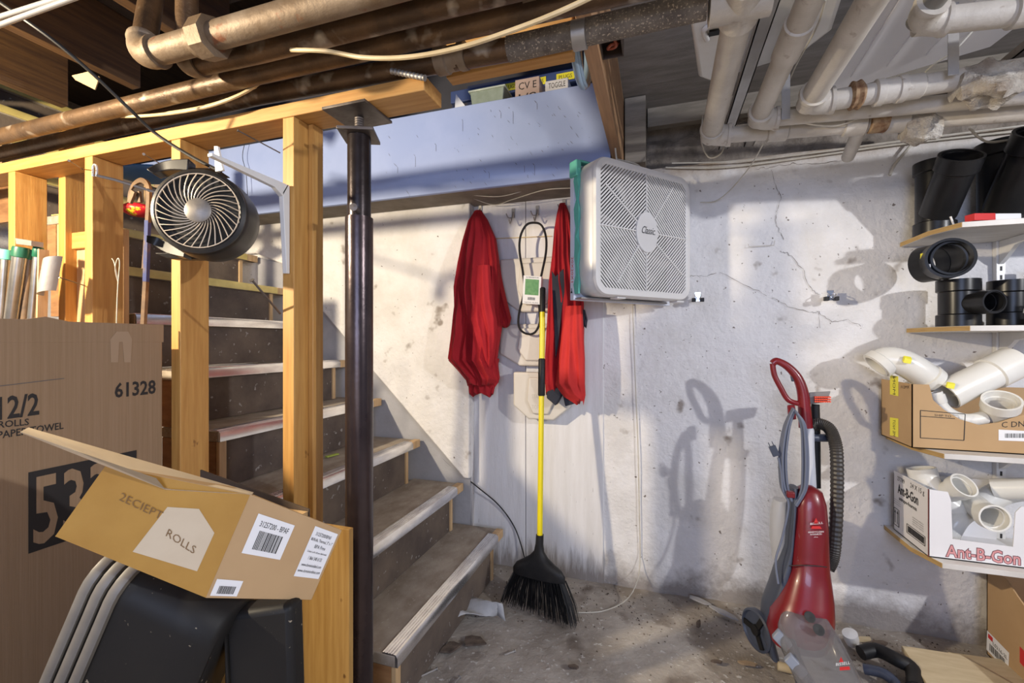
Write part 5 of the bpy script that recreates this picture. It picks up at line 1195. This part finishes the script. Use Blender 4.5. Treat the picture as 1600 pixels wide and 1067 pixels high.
# ------------------------------------------------------------------ carpet cleaner
def loft(rows, n=32, pw=2.4):
    R = []
    for y, xl, xr, Y, dep in rows:
        l = at(xl,y,Y=Y); r = at(xr,y,Y=Y); c = (l+r)/2; hw = (r.x-l.x)/2
        R.append([Vector((c.x+hw*math.copysign(abs(math.cos(2*math.pi*i/n))**(2/pw), math.cos(2*math.pi*i/n)), c.y+dep*math.copysign(abs(math.sin(2*math.pi*i/n))**(2/pw), math.sin(2*math.pi*i/n)), c.z)) for i in range(n)])
    return MB().rings(R)
YC = 1.78
cc_ = thing('carpet_cleaner', 'red upright carpet cleaner with clear nozzle and coiled grey cord', 'carpet cleaner', at(1250,1040,Z=0))
body = obj('body', loft([(757,1256,1268,1.80,.02),(766,1242,1284,1.80,.04),(785,1238,1290,1.80,.05),(820,1236,1293,1.79,.055),(860,1233,1294,1.78,.06),(885,1230,1295,1.775,.062),(905,1222,1298,1.765,.07),(930,1212,1301,1.75,.08),(955,1202,1302,1.73,.085),(985,1198,1300,1.71,.08),(1003,1204,1290,1.70,.07)]), CLRED, cc_, smooth=60)
# logo
def bl(x,y): return at(x,y,Y=1.722)
lgm = MB().prism([bl(1275,809),bl(1279,818),bl(1271,818)],(0,-.001,0)).prism([bl(1269,822),bl(1281,822),bl(1284,826),bl(1267,826)],(0,-.001,0))
obj('logo_mark', lgm, RED, body, label='red triangle logo')
mb = MB(); mb.text('BISSELL', bl(1266,820)-Y1*.001, bl(1286,818)-Y1*.001, .007, Z1); mb.text('READYCLEAN', bl(1263,833), bl(1287,832), .006, Z1); mb.text('POWERBRUSH', bl(1266,836.5), bl(1284,835.5), .005, Z1); mb.text('plus', bl(1272,840), bl(1278,840), .004, Z1)
obj('lettering', mb, PAPER, body, label='white product lettering')
obj('body_seam', MB().tube(spl([at(1233,884,Y=1.725), at(1262,883,Y=1.708), at(1292,886,Y=1.725)],6), .0015, 6), INK, cc_)
obj('side_spine', loft([(760,1234,1246,1.80,.03),(800,1231,1240,1.80,.05),(850,1226,1236,1.80,.055),(880,1215,1233,1.79,.06),(915,1203,1226,1.78,.06),(945,1192,1212,1.77,.06),(985,1188,1206,1.76,.06),(1020,1200,1215,1.75,.05)]), CLGRY, cc_, label='blue grey side frame', smooth=60)
obj('clean_tank', loft([(780,1209,1228,1.84,.03),(800,1204,1230,1.84,.04),(840,1203,1230,1.84,.04),(872,1207,1226,1.83,.035)]), TANK, cc_, label='translucent white tank', smooth=60)
# handle
Yh = 1.84
hd = spl([at(1259,668,Y=Yh), at(1257,640,Y=Yh), at(1254,612,Y=Yh), at(1246,590,Y=Yh), at(1231,573,Y=Yh), at(1214,564,Y=Yh), at(1207,568,Y=Yh)],6)
obj('handle', MB().tube(hd, [.0225-.0100*min(1,i/28) for i in range(len(hd))], 16), CLRED, cc_, label='dark red upper handle', smooth=60)
obj('handle_loop', MB().tube(spl([at(1207,568,Y=Yh), at(1210,586,Y=Yh), at(1220,606,Y=Yh), at(1232,625,Y=Yh), at(1250,631,Y=Yh)],6), .0095, 12), CLRED, cc_)
obj('trigger', MB().obox(at(1240,591,Y=Yh), (.008,0,.002), (0,.006,0), (-.002,0,.010)), CLGRY, cc_, bev=.002)
obj('neck', MB().tube([at(1260,660,Y=Yh), at(1264,672,Y=Yh), at(1264,700,Y=1.83), at(1266,775,Y=1.81)], [.014,.016,.017,.02], 16), pm('white_neck',(.55,.56,.60),.4), cc_, label='pale stem')
obj('cord_hook', MB().tube([at(1236,633,Y=1.80), at(1238,655,Y=1.80)], .0125, 12), CLRED, cc_, bev=.003)
obj('cord_hook', MB().obox(at(1235,772,Y=1.76),(.012,0,0),(0,.012,0),(0,0,.010)), CLRED, cc_, bev=.003)
mb = MB()
for i in range(11):
    o_ = (i-5)*2.3; yy = 1.785-.006*(i % 3)
    if i < 5: pts = [(1243+o_*.3,637+i),(1236+o_*.9,665),(1231+o_*1.1,705),(1231+o_*1.1,740),(1234+o_,765),(1240+o_*.4,781+i)]
    else: pts = [(1243+o_*.3,637+i),(1252+o_*.5,665),(1254+o_*.7,705),(1254+o_*.7,740),(1252+o_*.6,766),(1242+o_*.2,783+i*.8)]
    mb.tube(spl([at(x,y,Y=yy-.002*i) for x,y in pts],5), .0042, 8)
obj('power_cord', mb, CORD, cc_, label='coiled blue grey cord')
obj('cord_tail', MB().tube(spl([at(1216,715,Y=1.77), at(1220,735,Y=1.77), at(1223,765,Y=1.765), at(1232,790,Y=1.76), at(1222,840,Y=1.75), at(1212,875,Y=1.73), at(1216,912,Y=1.71)],6), .0036, 8), CORD, cc_)
pg = at(1208,701,Y=1.77); dpl = (at(1216,716,Y=1.77)-at(1205,692,Y=1.77)).normalized()
obj('plug', MB().obox(pg+dpl*.008, dpl*.018, Vector((dpl.z,0,-dpl.x))*.011, (0,.006,0)).obox(pg-dpl*.016-Vector((dpl.z,0,-dpl.x))*.006, dpl*.009, Vector((dpl.z,0,-dpl.x))*.0012, (0,.003,0)).obox(pg-dpl*.016+Vector((dpl.z,0,-dpl.x))*.006, dpl*.009, Vector((dpl.z,0,-dpl.x))*.0012, (0,.003,0)), CLGRY, cc_, bev=.001)
# accessory brush, wand, hose
obj('wand', MB().tube([at(1274,632,Y=1.87), at(1274,665,Y=1.87), at(1275,700,Y=1.87), at(1276,762,Y=1.86)], [.013,.015,.014,.013], 16), BLK, cc_)
obj('tool_holder', MB().tube([at(1262,684,Y=1.84), at(1296,684,Y=1.86)], .014, 14), CLGRY, cc_)
tb = obj('tool_head', MB().hexa([at(1265,632,Y=1.85),at(1292,628,Y=1.85),at(1292,628,Y=1.89),at(1265,632,Y=1.89),at(1264,613,Y=1.85),at(1298,611,Y=1.85),at(1298,611,Y=1.89),at(1264,613,Y=1.89)]), pm('tool_grey',(.22,.21,.20),.5), cc_, bev=.003)
mb = MB()
for i in range(8):
    for j in range(3):
        c = at(1273+i*3.2, 620+j*3.5, Y=1.847); mb.tube([c, c+Vector((0,-.012,0))], .003, 5)
obj('tool_bristles', mb, ORANGE, tb, label='orange red bristles', kind='stuff')
hs = spl([at(1270,665,Y=1.85), at(1280,662,Y=1.84), at(1294,668,Y=1.83), at(1302,682,Y=1.825), at(1307,705,Y=1.82), at(1308,750,Y=1.815), at(1307,800,Y=1.81), at(1304,850,Y=1.805), at(1300,875,Y=1.80), at(1293,888,Y=1.79)],14)
mb = MB(); mb.tube(hs, [.0185+.0022*(i % 2) for i in range(len(hs))], 14)
obj('hose', mb, pm('hose_black',(.045,.040,.036),.45), cc_, label='ribbed black hose', smooth=20)
# wheel
wc_ = at(1183,984,Y=1.76)
ax = Vector((.85,.5,0)).normalized(); ax = Vector((-.87,-.5,.0))
wh = obj('wheel', MB().lathe(wc_-ax*.012, ax, [(.06,0),(.069,.003),(.069,.018),(.062,.022),(.058,.014),(.0,.012)], 32), CLGRY, cc_)
a_, b_ = frame(ax)
mb = MB()
for k in range(3):
    th = 2*math.pi*k/3; mb.bar(wc_+ax*.004, wc_+ax*.004+(a_*math.cos(th)+b_*math.sin(th))*.058, .018, .008, ax)
mb.lathe(wc_, ax, [(.018,0),(.018,.012),(0,.014)], 16)
obj('wheel_spokes', mb, BLKD, wh)
# foot + clear nozzle
def prow(pts): return [Vector(p) for p in pts]
rows = [(948,1238,1275,1.70,.012),(958,1228,1290,1.68,.030),(972,1221,1300,1.65,.05),(990,1217,1313,1.62,.07),(1010,1218,1325,1.585,.085),(1035,1225,1338,1.55,.10),(1060,1236,1350,1.52,.105),(1090,1255,1366,1.50,.10)]
obj('nozzle_cover', loft(rows, 36, 2.6), CLEARD, cc_, label='dusty clear plastic nozzle', smooth=60)
obj('foot_frame', loft([(990,1216,1240,1.66,.05),(1020,1222,1250,1.62,.06),(1050,1236,1264,1.57,.07),(1090,1250,1290,1.53,.07)]), CLGRY, cc_, smooth=60)
obj('latch_tab', MB().obox(at(1222,1000,Y=1.585),(.018,-.008,-.015),(.01,.003,.012),(0,.006,.002)), pm('tab_grey2',(.20,.22,.27),.4), cc_, bev=.003)
obj('latch_tab', MB().obox(at(1243,1040,Y=1.50),(.02,-.008,-.018),(.010,.003,.010),(0,.006,.002)), pm('tab_grey',(.20,.22,.27),.4), cc_, bev=.003)
for (x, y, Y) in ((1265,964,1.637),(1279,984,1.585)):
    c = at(x,y,Y=Y); obj('nozzle_window', MB().lathe(c, (.1,-.8,.62), [(0,0),(.015,0),(.016,.002),(.013,.0022),(0,.0005)], 24), BLK, cc_)
def nl(x,y): return at(x,y,Y=1.465)
obj('logo_mark', MB().prism([nl(1314,1026),nl(1318,1034),nl(1311,1034)],(0,-.001,0)).prism([nl(1312,1042),nl(1327,1041),nl(1328,1046),nl(1312,1047)],(0,-.001,0)), RED, cc_, label='red triangle logo on nozzle')
obj('lettering', MB().text('BISSELL', nl(1306,1040)-Y1*.001, nl(1328,1037)-Y1*.001, .008, Z1), PAPER, cc_, label='white brand lettering on nozzle')
GR = {'wall_stud': 'upright pine studs', 'iron_pipe': 'iron pipes under the joists', 'white_drain_pipe': 'white painted drain pipes', 'ceiling_joist': 'ceiling joists', 'pipe_fitting': 'plastic pipe fittings on the shelves',
      'nail': 'loose and bent nails', 'wall_shelf': 'white wall shelves', 'red_jacket': 'red jackets on the hooks', 'storage_bin': 'black plastic bins', 'coat_hook': 'metal coat hooks', 'spring_clip': 'chrome spring clips on the wall',
      'metal_tube': 'capped metal tubes at the left', 'plastic_tray': 'cream plastic trays hanging in the recess', 'debris_piece': 'debris on the floor by the wall', 'wall_cable': 'thin cables along walls and ceiling', 'plank': 'plywood offcuts on the floor',
      'electrical_cable': 'cream cables around the iron pipes', 'metal_channel': 'metal channels under the ceiling', 'pipe_hanger': 'perforated pipe hanger straps', 'conduit': 'white tubes in the top left corner', 'small_carton': 'small boxes on the bulkhead shelf', 'black_hose': 'black hoses on the floor', 'shelf_bracket': 'white shelf brackets'}
for o in bpy.data.objects:
    k = o.name.split('.')[0]
    if o.parent is None and k in GR and 'label' in o: o['group'] = GR[k]
print('objects', len(bpy.data.objects))
